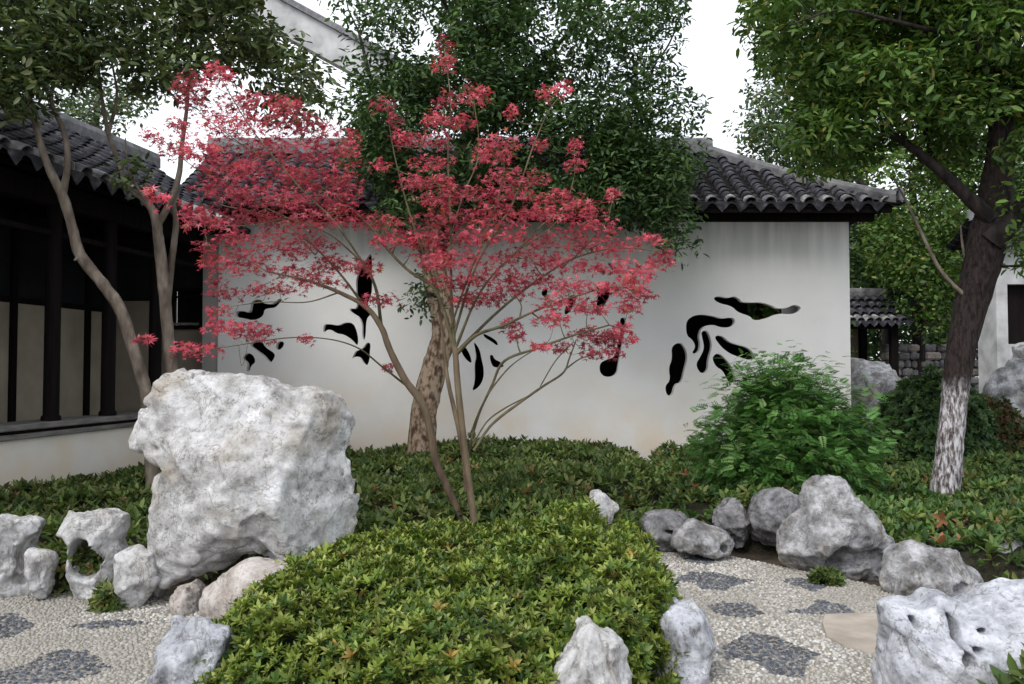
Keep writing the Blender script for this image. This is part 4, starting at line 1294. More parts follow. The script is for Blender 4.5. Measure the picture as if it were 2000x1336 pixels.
def palette(cols, w, n, rng, vary=0.25):
    cols = np.array(cols)
    w = np.array(w, float)
    c = cols[rng.choice(len(cols), n, p=w / w.sum())]
    return np.clip(c * (1 + vary * (rng.random((n, 1)) * 2 - 1)), 0, 1)


GREEN_AZ = ([(0.14, 0.198, 0.028), (0.20, 0.25, 0.044), (0.06, 0.112, 0.020), (0.27, 0.30, 0.08), (0.36, 0.24, 0.06)], [4, 3, 3, 1.4, 0.05])
GREEN_BED = ([(0.088, 0.138, 0.032), (0.125, 0.172, 0.044), (0.05, 0.09, 0.026), (0.19, 0.205, 0.075), (0.26, 0.15, 0.06)], [4, 3, 2.6, 1.3, 0.18])
GREEN_DARK = ([(0.050, 0.100, 0.030), (0.075, 0.135, 0.040), (0.030, 0.065, 0.025), (0.12, 0.175, 0.06)], [4, 3, 3, 1.4])
GREEN_OLIVE = ([(0.07, 0.105, 0.032), (0.105, 0.14, 0.05), (0.04, 0.066, 0.024), (0.19, 0.21, 0.10)], [4, 3, 3, 1])
GREEN_MID = ([(0.075, 0.15, 0.026), (0.11, 0.19, 0.036), (0.045, 0.095, 0.02), (0.18, 0.225, 0.055), (0.24, 0.20, 0.04)], [4, 3, 3, 1.3, 0.2])
GREEN_BUSH = ([(0.085, 0.21, 0.045), (0.125, 0.265, 0.065), (0.06, 0.155, 0.038), (0.19, 0.30, 0.10)], [4, 3, 3, 1])
GREEN_FAR = ([(0.07, 0.115, 0.05), (0.10, 0.145, 0.06), (0.05, 0.085, 0.04), (0.16, 0.16, 0.06)], [4, 3, 3, 1])
RED = ([(0.44, 0.048, 0.075), (0.54, 0.085, 0.12), (0.28, 0.026, 0.050), (0.55, 0.16, 0.18), (0.40, 0.09, 0.04)], [4, 3, 3, 1.2, 0.8])


# ------------------------------------------------------------------ trees
class Tree:
    def __init__(s, name, label, base, bark, twig_bark, seed, cat='tree', group=None):
        s.root = empty(name, base, label, cat, group)
        s.rng = np.random.default_rng(seed)
        s.bark, s.tb = bark, twig_bark
        s.nodes, s.rad = [], []
        s.tw = []

    thin = 1.0

    def limb(s, pts, d0, d1=None, part='branch', sides=9, wob=0.12, bark=None, zig=0.0):
        """pts: (px, py, width px) from root to tip; depth runs d0 -> d1"""
        d1 = d0 if d1 is None else d1
        n = len(pts)
        W = [at(p[0], p[1], d0 + (d1 - d0) * i / (n - 1)) for i, p in enumerate(pts)]
        R = [p[2] * s.thin * 0.5 * w.y / F for p, w in zip(pts, W)]
        m = max(6, n * 5)
        P = catmull([tuple(w) for w in W], m)
        if zig: P[1:-1] += s.rng.normal(size=(m - 2, 3)) * zig
        Rr = np.interp(np.linspace(0, n - 1, m), range(n), R)
        return s._tube(P, Rr, part, sides, wob, bark)

    def _tube(s, P, Rr, part, sides, wob, bark):
        V, Q, C = tube_arrays(P, Rr, sides, wob, s.rng)
        o = mesh_obj(part, V, [tuple(q) for q in Q] + [tuple(c) for c in C], bark or s.bark, s.root, smooth=True)
        s.nodes.append(P); s.rad.append(Rr)
        return o

    def near_px(s, px, py):
        P = np.concatenate(s.nodes)
        x, y = proj(P)
        # prefer a node below the clump
        d = (x - px) ** 2 + (y - py) ** 2 + np.where(y < py, (y - py) ** 2 * 1.5, 0)
        return P[np.argmin(d)]

    def twig(s, c, r0=0.012, bend=0.25):
        P = np.concatenate(s.nodes); R = np.concatenate(s.rad)
        dv = P - np.asarray(c)
        d = np.linalg.norm(dv, axis=1) + np.where(dv[:, 2] > 0, dv[:, 2] * 1.2, 0)
        i = np.argmin(d)
        a = P[i]
        L = np.linalg.norm(a - c)
        if L < 0.02: return
        mid = a * 0.5 + np.asarray(c) * 0.5 + s.rng.normal(size=3) * L * 0.10 - np.array([0, 0, L * bend * 0.3])
        m = 6
        Pp = catmull([a, mid, c], m)
        rr = min(r0, R[i] * 0.8)
        Rr = np.linspace(rr, rr * 0.35, m)
        s.tw.append((Pp, Rr))
        s.nodes.append(Pp[2:]); s.rad.append(Rr[2:])

    def finish_twigs(s, name='twigs', mat=None):
        if not s.tw: return
        VV, QQ, b = [], [], 0
        for P, R in s.tw:
            V, Q, C = tube_arrays(P, R, 5)
            VV.append(V); QQ.append(Q + b); b += len(V)
        np_mesh(name, np.concatenate(VV), np.concatenate(QQ), mat or s.tb, s.root, smooth=True, kind='stuff')


def clump_points(cent, rad, n, rng, shell=0.6):
    d = norm(rng.normal(size=(n, 3)))
    r = rng.random((n, 1)) ** (1 / 3)
    r = np.where(rng.random((n, 1)) < shell, 0.65 + 0.35 * r, r)
    return np.asarray(cent) + d * r * np.asarray(rad), d


def crown(T, polys, nclump, depth, rad, leaf, per, size, pal, mat, flat=0.75, nearlink=True, droop=0.0, tmpl=LEAF1, name='crown', vary=0.3, r0=0.016):
    """foliage clumps scattered over an outline read off the photo, at distances within `depth`, twigs to each"""
    rng = T.rng
    pos, nr, sz, cl = [], [], [], []
    for poly, nc, dens in [(p, int(nclump * w), dn) for p, w, dn in polys]:
        A = np.array(poly)
        lo, hi = A.min(0), A.max(0)
        got = []
        for _ in range(nc * 60):
            if len(got) >= nc: break
            q = lo + rng.random(2) * (hi - lo)
            if in_poly(q[:1], q[1:], poly)[0]:
                if all((q[0] - g[0]) ** 2 + (q[1] - g[1]) ** 2 > 15 ** 2 for g in got[-40:]): got.append(q)
        for q in got:
            d = depth[0] + rng.random() * (depth[1] - depth[0])
            c = np.array(at(q[0], q[1], d))
            r = rad * (0.6 + 0.8 * rng.random())
            T.twig(c, r0)
            m = int(per * dens * (r / rad) ** 2 * (0.7 + 0.6 * rng.random()))
            P, dd = clump_points(c, (r, r, r * flat), m, rng)
            P[:, 2] -= droop * np.linalg.norm((P - c)[:, :2], axis=1)
            pos.append(P)
            nr.append(dd * 0.45 + np.array([0, 0, 0.75]) + rng.normal(size=(m, 3)) * 0.5)
            sz.append(size * (0.65 + 0.7 * rng.random(m)))
            ck = 0.75 + 0.5 * rng.random()
            cl.append(palette(*pal, m, rng, vary) * ck)
    pos, nr, sz, cl = map(np.concatenate, (pos, nr, sz, cl))
    return scatter(name, tmpl, pos, nr, sz, cl, rng, mat, T.root)


# red maple
maple = Tree('red_maple', 'red Japanese maple with slender spreading stems in the azalea bed', ground(930, 1085), M['bark_maple'], M['bark_green'], 21)
D = 6.75
maple.thin = 0.6
maple.limb([(934, 1100, 30), (930, 1045, 26), (918, 960, 25), (908, 880, 24), (899, 800, 23), (893, 740, 22), (889, 680, 20)], D, D, 'trunk', 12)
maple.limb([(906, 1040, 24), (893, 995, 22), (870, 945, 23), (850, 895, 24), (843, 850, 24), (825, 790, 23), (790, 740, 22), (762, 685, 20), (745, 640, 18), (715, 600, 15), (660, 570, 12), (600, 548, 8), (520, 530, 5)], D + 0.35, D + 0.1, 'trunk', 12)
maple.limb([(912, 960, 20), (906, 890, 18), (892, 820, 17), (876, 750, 15), (868, 690, 11), (858, 600, 8), (850, 540, 6)], D + 0.15, D + 0.4, 'trunk', 10)
G = M['bark_green']
for pts, d0, d1 in [
    ([(889, 690, 15), (868, 610, 12), (845, 560, 11), (800, 530, 10), (760, 490, 9), (720, 440, 8), (670, 395, 7), (600, 350, 5), (500, 300, 4), (400, 230, 3)], D, D + 0.5),
    ([(745, 640, 12), (733, 560, 10), (700, 500, 8), (650, 430, 7), (580, 360, 5), (490, 250, 4), (430, 150, 3)], D + 0.25, D - 0.5),
    ([(700, 505, 7), (640, 455, 6), (560, 425, 5), (450, 370, 4), (370, 320, 3), (320, 275, 2)], D, D - 0.9),
    ([(715, 602, 9), (660, 530, 7), (600, 470, 6), (530, 425, 4), (430, 400, 3)], D + 0.25, D + 0.9),
    ([(800, 758, 8), (745, 715, 6), (700, 680, 5), (640, 662, 4), (560, 660, 4), (460, 675, 3), (350, 690, 2)], D + 0.35, D - 0.7),
    ([(660, 572, 6), (600, 590, 4), (520, 590, 3), (440, 600, 2)], D + 0.2, D - 0.3),
    ([(915, 880, 9), (935, 810, 8), (960, 755, 9), (985, 705, 9), (1050, 680, 8), (1120, 655, 7), (1190, 635, 5)], D + 0.05, D - 0.6),
    ([(925, 880, 9), (960, 830, 9), (1010, 790, 9), (1060, 755, 8), (1100, 728, 7), (1112, 700, 6), (1125, 665, 4)], D - 0.05, D + 0.5),
    ([(922, 872, 5), (950, 825, 5), (985, 798, 5), (1035, 772, 4)], D, D + 0.3),
    ([(1055, 755, 4), (1085, 705, 4), (1120, 668, 3)], D + 0.3, D + 0.2),
    ([(1103, 722, 5), (1135, 700, 4), (1170, 692, 2)], D + 0.45, D + 0.3),
    ([(918, 850, 6), (942, 790, 5), (975, 740, 5), (1010, 705, 4), (1070, 668, 3)], D - 0.1, D - 0.7),
    ([(893, 690, 14), (930, 655, 12), (985, 635, 10), (1050, 605, 8), (1120, 580, 6), (1200, 560, 4), (1260, 575, 2)], D, D - 0.7),
    ([(895, 685, 12), (950, 630, 9), (1000, 585, 8), (1060, 540, 7), (1120, 505, 6), (1200, 485, 4), (1290, 490, 3)], D, D + 0.6),
    ([(890, 680, 11), (925, 595, 8), (960, 540, 7), (1010, 490, 6), (1070, 430, 4), (1130, 400, 3)], D, D - 0.3),
    ([(889, 690, 12), (882, 590, 10), (880, 450, 8), (875, 300, 6), (880, 200, 4), (868, 95, 3)], D, D + 0.3),
    ([(888, 650, 9), (930, 520, 7), (1000, 400, 6), (1040, 290, 5), (1070, 220, 4), (1100, 180, 3)], D, D - 0.4),
    ([(865, 600, 9), (825, 490, 7), (795, 400, 6), (770, 300, 4), (755, 210, 2)], D + 0.1, D - 0.2),
    ([(880, 460, 6), (905, 380, 5), (935, 300, 4), (925, 190, 3)], D + 0.1, D + 0.5),
    ([(880, 640, 8), (915, 540, 6), (955, 440, 5), (985, 340, 4), (970, 280, 3)], D, D - 0.6),
    ([(1010, 490, 5), (1090, 430, 4), (1120, 350, 3), (1122, 290, 2)], D - 0.1, D + 0.2),
    ([(1120, 505, 5), (1180, 440, 4), (1198, 385, 2)], D + 0.3, D + 0.2),
    ([(560, 425, 4), (490, 440, 3), (400, 440, 2)], D - 0.4, D - 0.9),
]:
    maple.limb(pts, d0, d1, 'branch', 8, 0.12, G)
mc = [(460, 500, 55, 14), (540, 560, 60, 10), (620, 545, 50, 10), (430, 605, 30, 8), (560, 455, 60, 14), (390, 420, 30, 12), (395, 480, 24, 10), (1090, 590, 50, 12), (1010, 570, 50, 12), (1230, 600, 30, 8), (1080, 620, 34, 9), (365, 170, 38, 30), (435, 145, 32, 16), (380, 205, 28, 15), (470, 195, 62, 20), (560, 205, 34, 14), (420, 240, 60, 18), (500, 238, 70, 20), (590, 240, 60, 18), (640, 265, 60, 20), (460, 280, 90, 20), (560, 285, 80, 22), (650, 305, 55, 22), (420, 320, 60, 18), (520, 330, 90, 20), (615, 345, 80, 22), (678, 345, 32, 18), (430, 365, 50, 18), (520, 378, 80, 18), (600, 390, 70, 18), (660, 385, 42, 18), (420, 425, 60, 16), (500, 425, 62, 16), (590, 428, 60, 16), (660, 420, 50, 16), (735, 435, 48, 16), (450, 465, 50, 12), (530, 490, 70, 13), (610, 475, 52, 14), (480, 520, 60, 12), (570, 525, 62, 13), (650, 510, 42, 12), (440, 575, 34, 9), (500, 640, 45, 18), (450, 640, 42, 11), (385, 684, 48, 10), (300, 265, 22, 10), (335, 290, 32, 13), (390, 285, 34, 18), (310, 390, 15, 10), (278, 665, 14, 5), (742, 585, 34, 10), (705, 520, 42, 12), (760, 465, 52, 14), (415, 510, 26, 12), (420, 550, 22, 9), (600, 658, 16, 5), (760, 718, 14, 5), (690, 290, 20, 14), (350, 240, 22, 12),
      (870, 85, 18, 8), (862, 125, 28, 13), (925, 185, 34, 17), (875, 195, 30, 9), (755, 205, 28, 11), (768, 232, 16, 8), (1000, 218, 16, 7), (1068, 182, 18, 8), (1105, 175, 20, 10), (850, 232, 32, 9), (905, 240, 36, 11), (835, 268, 52, 12), (790, 268, 22, 11), (970, 275, 42, 11), (1050, 285, 19, 9), (1122, 285, 17, 11), (840, 315, 42, 9), (960, 305, 46, 10), (738, 322, 20, 7), (1130, 318, 27, 7), (800, 355, 32, 9), (860, 350, 46, 12), (980, 345, 52, 12), (1060, 350, 27, 7), (900, 375, 62, 15), (1000, 375, 62, 13), (840, 390, 42, 12), (1100, 385, 46, 18), (1140, 410, 46, 18), (1200, 380, 16, 8), (950, 410, 72, 16), (860, 430, 60, 15), (1050, 420, 52, 15), (1170, 440, 52, 15), (810, 460, 52, 12), (880, 465, 70, 16), (970, 460, 72, 18), (1070, 460, 72, 18), (1180, 478, 72, 16), (1270, 465, 42, 10), (1300, 492, 30, 11), (820, 490, 62, 12), (920, 505, 70, 16), (1020, 500, 72, 16), (1110, 510, 72, 16), (1220, 520, 60, 14), (1290, 512, 32, 11), (900, 545, 50, 14), (980, 540, 60, 14), (1060, 545, 52, 12), (1130, 560, 62, 12), (1200, 560, 52, 12), (1255, 575, 36, 9), (1160, 600, 42, 10), (905, 585, 34, 12), (1000, 632, 28, 10), (1010, 652, 18, 8), (1060, 680, 20, 6), (1150, 650, 52, 15), (1200, 660, 36, 13), (1170, 685, 50, 10), (945, 580, 42, 12), (1212, 640, 22, 8), (1095, 676, 26, 8), (860, 510, 40, 12), (1245, 540, 40, 10)]
rng = maple.rng
pos, nr, sz, cl = [], [], [], []
for (px, py, rx, ry) in mc:
    b = maple.near_px(px, py)
    for k in range(2 if rx > 30 else 1):
        dpt = b[1] + rng.normal() * 0.28
        qx, qy = px + (rng.random() - 0.5) * rx * 0.7, py + (rng.random() - 0.5) * ry * 0.8
        c = np.array(at(qx, qy, dpt))
        maple.twig(c, 0.008, 0.4)
        for j in range(max(3, int(rx * ry / 150))):     # fine shoots out to the rim of the spray
            e = c + np.array([(rng.random() * 2 - 1) * rx * 0.75 * dpt / F, rng.normal() * 0.16, (rng.random() - 0.35) * ry * 1.0 * dpt / F])
            maple.twig(e, 0.0055, 0.2)
        m = int((rx * ry * 3.1) / 20 / (2 if rx > 30 else 1)) + 24
        r = np.array([rx * dpt / F * 0.95, max(0.16, rx * dpt / F * 0.75), ry * dpt / F * 0.95])
        P, dd = clump_points(c, r, m, rng, 0.45)
        # leaves lie in two or three flat tiers
        tier = c[2] + r[2] * np.round((P[:, 2] - c[2]) / r[2] * 1.6) / 1.6
        P[:, 2] = tier * 0.6 + P[:, 2] * 0.4 + rng.normal(size=m) * 0.02 - 0.12 * np.abs(P[:, 0] - c[0])
        pos.append(P)
        nr.append(np.array([0, -0.42, 0.8]) + rng.normal(size=(m, 3)) * 0.42)
        sz.append(0.060 * (0.5 + 0.9 * rng.random(m)))
        cl.append(palette(*RED, m, rng, 0.3) * (0.66 + 0.55 * rng.random()))
pos, nr, sz, cl = map(np.concatenate, (pos, nr, sz, cl))
scatter('crown', STAR, pos, nr, sz, cl, rng, M['leaf_red'], maple.root)
maple.finish_twigs()

# evergreen behind the maple, against the wall
ev = Tree('evergreen_tree', 'dense dark evergreen with mottled brown trunk against the white wall behind the maple', Vector((at(818, 900, 11.6).x, 11.6, 0)), M['bark_mottled'], M['bark_dark'], 33)
ev.thin = 0.84
ev.limb([(812, 960, 66), (820, 890, 62), (829, 800, 60), (848, 720, 56), (866, 660, 54), (862, 600, 54), (850, 540, 58), (846, 470, 54), (862, 400, 46), (900, 300, 34), (935, 190, 24), (950, 60, 14)], 11.6, 11.8, 'trunk', 14, 0.16)
for pts, d0, d1 in [
    ([(850, 500, 34), (900, 420, 28), (990, 350, 22), (1100, 310, 17), (1220, 300, 12), (1310, 330, 7)], 11.7, 11.0),
    ([(862, 400, 28), (815, 330, 22), (770, 260, 16), (730, 170, 10), (700, 60, 6)], 11.7, 12.2),
    ([(900, 300, 24), (960, 220, 18), (1050, 130, 13), (1130, 40, 8), (1200, -60, 4)], 11.8, 12.4),
    ([(935, 190, 16), (900, 90, 11), (860, -20, 7)], 11.8, 11.2),
    ([(990, 350, 14), (1080, 260, 11), (1190, 180, 8), (1290, 110, 5), (1330, 30, 3)], 11.3, 12.3),
    ([(1220, 300, 9), (1280, 370, 7), (1310, 450, 4)], 11.1, 10.8),
    ([(850, 520, 20), (790, 450, 14), (740, 400, 9)], 11.7, 11.2),
    ([(858, 580, 12), (835, 575, 8), (822, 600, 4)], 11.6, 11.2),
]:
    ev.limb(pts, d0, d1, 'branch', 8, 0.14, M['bark_dark'])
dense = [(720, 110), (700, 200), (690, 280), (700, 380), (760, 430), (870, 420), (1000, 410), (1200, 410), (1290, 425), (1340, 400), (1340, 320), (1290, 260), (1230, 220), (1190, 200), (1090, 170), (1060, 90), (1000, 40), (900, 60), (890, 110), (800, 130)]
sparse1 = [(650, -60), (860, -60), (790, 100), (700, 60)]
sparse2 = [(1070, -60), (1320, -60), (1330, 10), (1290, 120), (1330, 190), (1360, 260), (1240, 220), (1190, 170), (1090, 140)]
crown(ev, [(dense, 1.0, 1.0), ([(850, -60), (1060, -60), (1070, 60), (1000, 40), (900, 60), (870, 90)], 0.24, 0.85), (sparse1, 0.13, 0.5), (sparse2, 0.32, 0.65), ([(1170, 230), (1330, 280), (1340, 330), (1335, 420), (1190, 420)], 0.18, 0.75), ([(1280, 420), (1340, 420), (1335, 510), (1315, 520)], 0.035, 0.4), ([(810, 560), (845, 545), (850, 600), (822, 625)], 0.02, 0.5)], 220, (10.6, 12.6), 0.31, LEAF1, 155, 0.098, GREEN_DARK, M['leaf'], 0.8, tmpl=LEAF2)
ev.finish_twigs()

# left: two slender trees before the corridor
lt = Tree('slender_tree', 'slender bent pale trunk before the corridor, forked high up', Vector((at(292, 800, 8.3).x, 8.3, 0)), M['bark_pale'], M['bark_pale'], 41)
lt.thin = 0.56
lt.limb([(300, 1010, 46), (296, 900, 44), (288, 785, 42), (272, 720, 40), (237, 610, 40), (205, 560, 38), (158, 500, 38), (140, 440, 32), (122, 382, 34), (92, 320, 26), (66, 230, 20), (52, 150, 16), (40, 40, 12), (30, -60, 8)], 8.3, 8.1, 'trunk', 12, 0.14)
lt.limb([(122, 385, 24), (132, 320, 22), (126, 260, 18), (100, 190, 15), (125, 110, 12), (140, 20, 8)], 8.2, 8.0, 'branch', 9)
lt.limb([(66, 230, 12), (30, 180, 9), (-20, 140, 6)], 8.1, 7.7, 'branch', 8)
lt.limb([(156, 500, 14), (150, 505, 10), (146, 508, 8)], 8.2, 8.12, 'branch', 8)
lt2 = Tree('slender_tree', 'slender straight pale trunk before the corridor, dividing into three limbs', Vector((at(335, 800, 8.7).x, 8.7, 0)), M['bark_pale'], M['bark_pale'], 43)
lt2.thin = 0.58
lt2.limb([(342, 1000, 42), (340, 860, 40), (336, 740, 38), (327, 640, 36), (318, 540, 36), (310, 470, 34), (302, 420, 28), (282, 390, 22), (250, 365, 18), (236, 330, 16), (212, 260, 14), (200, 200, 12), (190, 110, 9), (180, 0, 6)], 8.7, 8.5, 'trunk', 12, 0.14)
lt2.limb([(327, 600, 22), (334, 520, 22), (344, 440, 20), (340, 400, 14), (345, 380, 12)], 8.75, 8.85, 'branch', 9)
lt2.limb([(308, 440, 24), (335, 390, 22), (350, 340, 18), (356, 280, 15), (366, 200, 12), (372, 100, 9), (380, -20, 6)], 8.65, 8.4, 'branch', 9)
lt2.limb([(212, 262, 12), (228, 190, 9), (222, 140, 7), (205, 60, 5)], 8.5, 8.3, 'branch', 8)
lt2.limb([(290, 400, 12), (268, 365, 9), (250, 330, 6), (245, 270, 4)], 8.6, 8.3, 'branch', 8)
lt2.limb([(370, 120, 8), (430, 60, 6), (520, 80, 5), (600, 130, 3)], 8.4, 9.0, 'branch', 8)
cA = [(-80, -80), (180, -80), (160, 40), (150, 140), (100, 180), (60, 200), (-80, 210)]
crown(lt, [(cA, 1.0, 1.0)], 100, (7.4, 8.9), 0.21, LEAF2, 66, 0.10, GREEN_OLIVE, M['leaf_gloss'], 0.8, tmpl=LEAF2)
cB = [(150, -80), (500, -80), (510, 40), (530, 100), (480, 110), (440, 120), (390, 130), (360, 190), (310, 195), (250, 165), (250, 100), (180, 150), (140, 140), (150, 40)]
cC = [(520, 60), (600, 110), (650, 140), (620, 210), (560, 235), (500, 200), (440, 130), (480, 100)]
crown(lt2, [(cB, 1.0, 1.0), (cC, 0.26, 0.7), ([(205, 330), (255, 320), (290, 380), (240, 370)], 0.03, 0.5)], 115, (7.8, 9.3), 0.21, LEAF2, 66, 0.10, GREEN_OLIVE, M['leaf_gloss'], 0.8, tmpl=LEAF2)
lt.finish_twigs(); lt2.finish_twigs()

# right: big tree with limewashed foot
rd = 8.6
rt = Tree('limewashed_tree', 'big leaning tree with limewashed trunk foot in the right bed', Vector((at(1838, 1010, rd).x, rd, 0)), whitewash_mat('bark_limewashed', at(1865, 745, rd).z), M['bark_dark'], 51)
rt.thin = 0.72
o = rt.limb([(1828, 1040, 88), (1842, 985, 72), (1852, 900, 66), (1862, 800, 62), (1868, 740, 64), (1886, 640, 72), (1912, 540, 86), (1932, 460, 96), (1944, 390, 82), (1953, 290, 62), (1955, 220, 54), (1950, 170, 44), (1978, 80, 36), (1992, -40, 24)], rd, rd + 0.2, 'trunk', 16, 0.12)
# whitewash is read in object space: the trunk mesh keeps world heights
for pts, d0, d1 in [
    ([(1935, 470, 72), (1985, 420, 60), (2040, 360, 46), (2100, 270, 30), (2150, 150, 18)], rd, rd - 0.6),
    ([(1938, 430, 46), (1880, 375, 36), (1825, 325, 28), (1780, 288, 22), (1730, 262, 16), (1690, 280, 10), (1640, 310, 6)], rd, rd + 0.4),
    ([(1950, 190, 34), (1915, 110, 26), (1890, 30, 20), (1870, -60, 12)], rd + 0.1, rd - 0.4),
    ([(1890, 60, 16), (1830, 60, 13), (1740, 40, 10), (1640, 20, 7), (1540, 50, 4)], rd - 0.2, rd - 1.0),
    ([(1780, 288, 12), (1720, 200, 10), (1640, 130, 7), (1560, 100, 4)], rd + 0.3, rd + 0.1),
    ([(1790, 150, 14), (1786, 60, 14), (1780, -60, 12)], rd + 0.6, rd + 0.6),
    ([(1825, 325, 12), (1800, 220, 14), (1790, 150, 13)], rd + 0.3, rd + 0.6),
    ([(1955, 240, 16), (1985, 180, 12), (2040, 100, 8)], rd + 0.1, rd + 0.7),
]:
    rt.limb(pts, d0, d1, 'branch', 9, 0.13, M['bark_dark'])
rt.limb([(1908, 605, 14), (1882, 575, 12), (1860, 554, 11), (1832, 520, 10), (1795, 445, 9), (1766, 385, 6), (1745, 350, 3)], rd, rd + 0.2, 'branch', 7, 0.12, M['bark_pale'])
rt.limb([(1918, 585, 12), (1892, 530, 9), (1880, 480, 7), (1876, 440, 4)], rd, rd + 0.3, 'branch', 7, 0.12, M['bark_pale'])
rA = [(1490, -90), (2120, -90), (2120, 330), (2010, 330), (1990, 230), (1900, 220), (1900, 330), (1840, 320), (1760, 290), (1700, 310), (1640, 330), (1590, 320), (1560, 280), (1600, 215), (1565, 160), (1500, 120), (1500, 50)]
crown(rt, [(rA, 1.0, 1.0), ([(1960, 380), (2100, 380), (2100, 560), (1990, 540)], 0.05, 0.6), ([(1455, 20), (1500, 30), (1560, 140), (1510, 130)], 0.035, 0.5)], 270, (7.9, 10.4), 0.30, LEAF1, 165, 0.098, GREEN_MID, M['leaf'], 0.75, tmpl=LEAF2)
rt.finish_twigs()


# background trees
def far_tree(label, base_px, d, trunk, poly, nc, rad, per, size, pal, seed, depth=1.6, sparse=(), group='trees beyond the hall and shelter'):
    T = Tree('background_tree', label, Vector((at(base_px, 700, d).x, d, -0.05)), M['bark_dark'], M['bark_dark'], seed, group=group)
    W = [(base_px, 720 + F * EYE / d, trunk)] + [(p[0], p[1], trunk * (0.9 - 0.7 * i / 3)) for i, p in enumerate(sparse)]
    T.limb(W, d, d, 'trunk', 10, 0.15)
    crown(T, [(poly, 1.0, 1.0)], nc, (d - depth, d + depth), rad, LEAF1, per, size, pal, M['leaf'], 0.8)
    T.finish_twigs()
    return T


far_tree('pale green airy tree against the sky beside the hip end of the roof', 1560, 24, 22, [(1450, 190), (1510, 160), (1570, 170), (1640, 230), (1700, 330), (1690, 470), (1640, 420), (1560, 370), (1470, 330), (1455, 260)], 70, 0.6, 120, 0.16, GREEN_FAR, 61, sparse=[(1565, 500), (1570, 380), (1560, 250)])
far_tree('yellowish green tree behind the hip end of the tile roof', 1790, 20, 26, [(1640, 320), (1700, 290), (1790, 270), (1880, 330), (1900, 430), (1880, 560), (1830, 640), (1760, 560), (1700, 480), (1650, 390)], 100, 0.5, 120, 0.13, GREEN_MID, 63, sparse=[(1795, 620), (1790, 480), (1780, 340)])
far_tree('dark tree shading the tile roofed shelter', 1735, 22, 30, [(1640, 430), (1720, 400), (1800, 440), (1850, 520), (1840, 580), (1760, 575), (1660, 565), (1640, 500)], 90, 0.5, 140, 0.13, GREEN_DARK, 65, sparse=[(1735, 620), (1730, 520), (1735, 440)])
far_tree('dark broad tree filling the gap behind the weathered pavilion', 1960, 24, 40, [(1830, 250), (1950, 200), (2150, 200), (2250, 420), (2150, 620), (2000, 560), (1930, 620), (1860, 600), (1840, 420)], 170, 0.65, 150, 0.16, GREEN_DARK, 67, depth=2.2, sparse=[(1965, 560), (1960, 420), (1970, 280)])
far_tree('tree with loose twigs showing above the corridor roof', 190, 20, 24, [(90, 150), (200, 140), (300, 170), (240, 240), (150, 260), (80, 220)], 30, 0.5, 70, 0.14, GREEN_FAR, 69, sparse=[(190, 500), (185, 300), (190, 200)])
far_tree('dark wood edge tree standing behind the rubble wall', 1830, 30, 30, [(1600, 330), (1700, 430), (1850, 450), (2000, 480), (2050, 720), (1900, 760), (1650, 740), (1600, 560)], 170, 0.9, 150, 0.2, GREEN_DARK, 71, depth=2.5, sparse=[(1830, 650), (1830, 560), (1830, 480)])
far_tree('tree seen in slivers through the openings of the white wall', 1480, 19.5, 20, [(1250, 480), (1600, 480), (1640, 700), (1250, 700)], 60, 0.55, 110, 0.13, GREEN_MID, 73, sparse=[(1480, 640), (1480, 580), (1480, 520)])


# ------------------------------------------------------------------ shrubs and ground cover
def dome_shrub(name, label, c, rad, n, size, pal, tmpl, seed, mat, e=2.4, core=0.86, kind_cat='shrub', bottom=0.0, vary=0.3, upmix=0.35, lump=0.09, group=None, shootout=0.0, stems=5):
    rng = np.random.default_rng(seed)
    root = empty(name, (c[0], c[1], 0), label, kind_cat, group)
    d = norm(rng.normal(size=(n, 3)))
    d[:, 2] = np.abs(d[:, 2])
    k = (np.abs(d[:, 0]) ** e + np.abs(d[:, 1]) ** e + np.abs(d[:, 2]) ** e) ** (-1 / e)
    L = 1 + lump * fbm(d[:, 0] * 3.0 + seed, d[:, 1] * 3.0, d[:, 2] * 3.0, 3, seed)
    depthf = 1 - 0.2 * rng.random(n) ** 2.0
    if shootout: depthf = depthf + shootout * np.clip(rng.normal(size=n), 0, 3) * 0.4
    L = L * (1 + 0.5 * lump * fbm(d[:, 0] * 9, d[:, 1] * 9 + seed, d[:, 2] * 9, 2, seed + 6))
    P = d * (k * L * depthf)[:, None] * np.array(rad) + np.array([c[0], c[1], bottom])
    N = norm(d / np.array(rad)) + np.array([0, 0, upmix]) + rng.normal(size=(n, 3)) * 0.33
    blot = 0.8 + 0.4 * (fbm(P[:, 0] * 5, P[:, 1] * 5, P[:, 2] * 5, 2, seed + 3) * 0.5 + 0.5)
    col = palette(*pal, n, rng, vary) * blot[:, None]
    scatter('foliage', tmpl, P, N, size * (0.6 + 0.75 * rng.random(n)), col, rng, mat, root, jcol=0.25)
    # woody inside
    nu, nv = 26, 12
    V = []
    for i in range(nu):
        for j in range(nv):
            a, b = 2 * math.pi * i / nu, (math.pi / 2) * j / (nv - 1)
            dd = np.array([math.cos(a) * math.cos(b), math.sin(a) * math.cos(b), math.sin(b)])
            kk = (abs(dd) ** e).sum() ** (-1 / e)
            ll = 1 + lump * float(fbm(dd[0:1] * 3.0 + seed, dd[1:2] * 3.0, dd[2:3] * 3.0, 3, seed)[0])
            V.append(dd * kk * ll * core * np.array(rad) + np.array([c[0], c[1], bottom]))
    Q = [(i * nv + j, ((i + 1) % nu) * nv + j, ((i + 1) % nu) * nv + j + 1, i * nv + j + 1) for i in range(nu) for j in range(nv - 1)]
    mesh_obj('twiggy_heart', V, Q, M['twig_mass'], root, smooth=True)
    return root


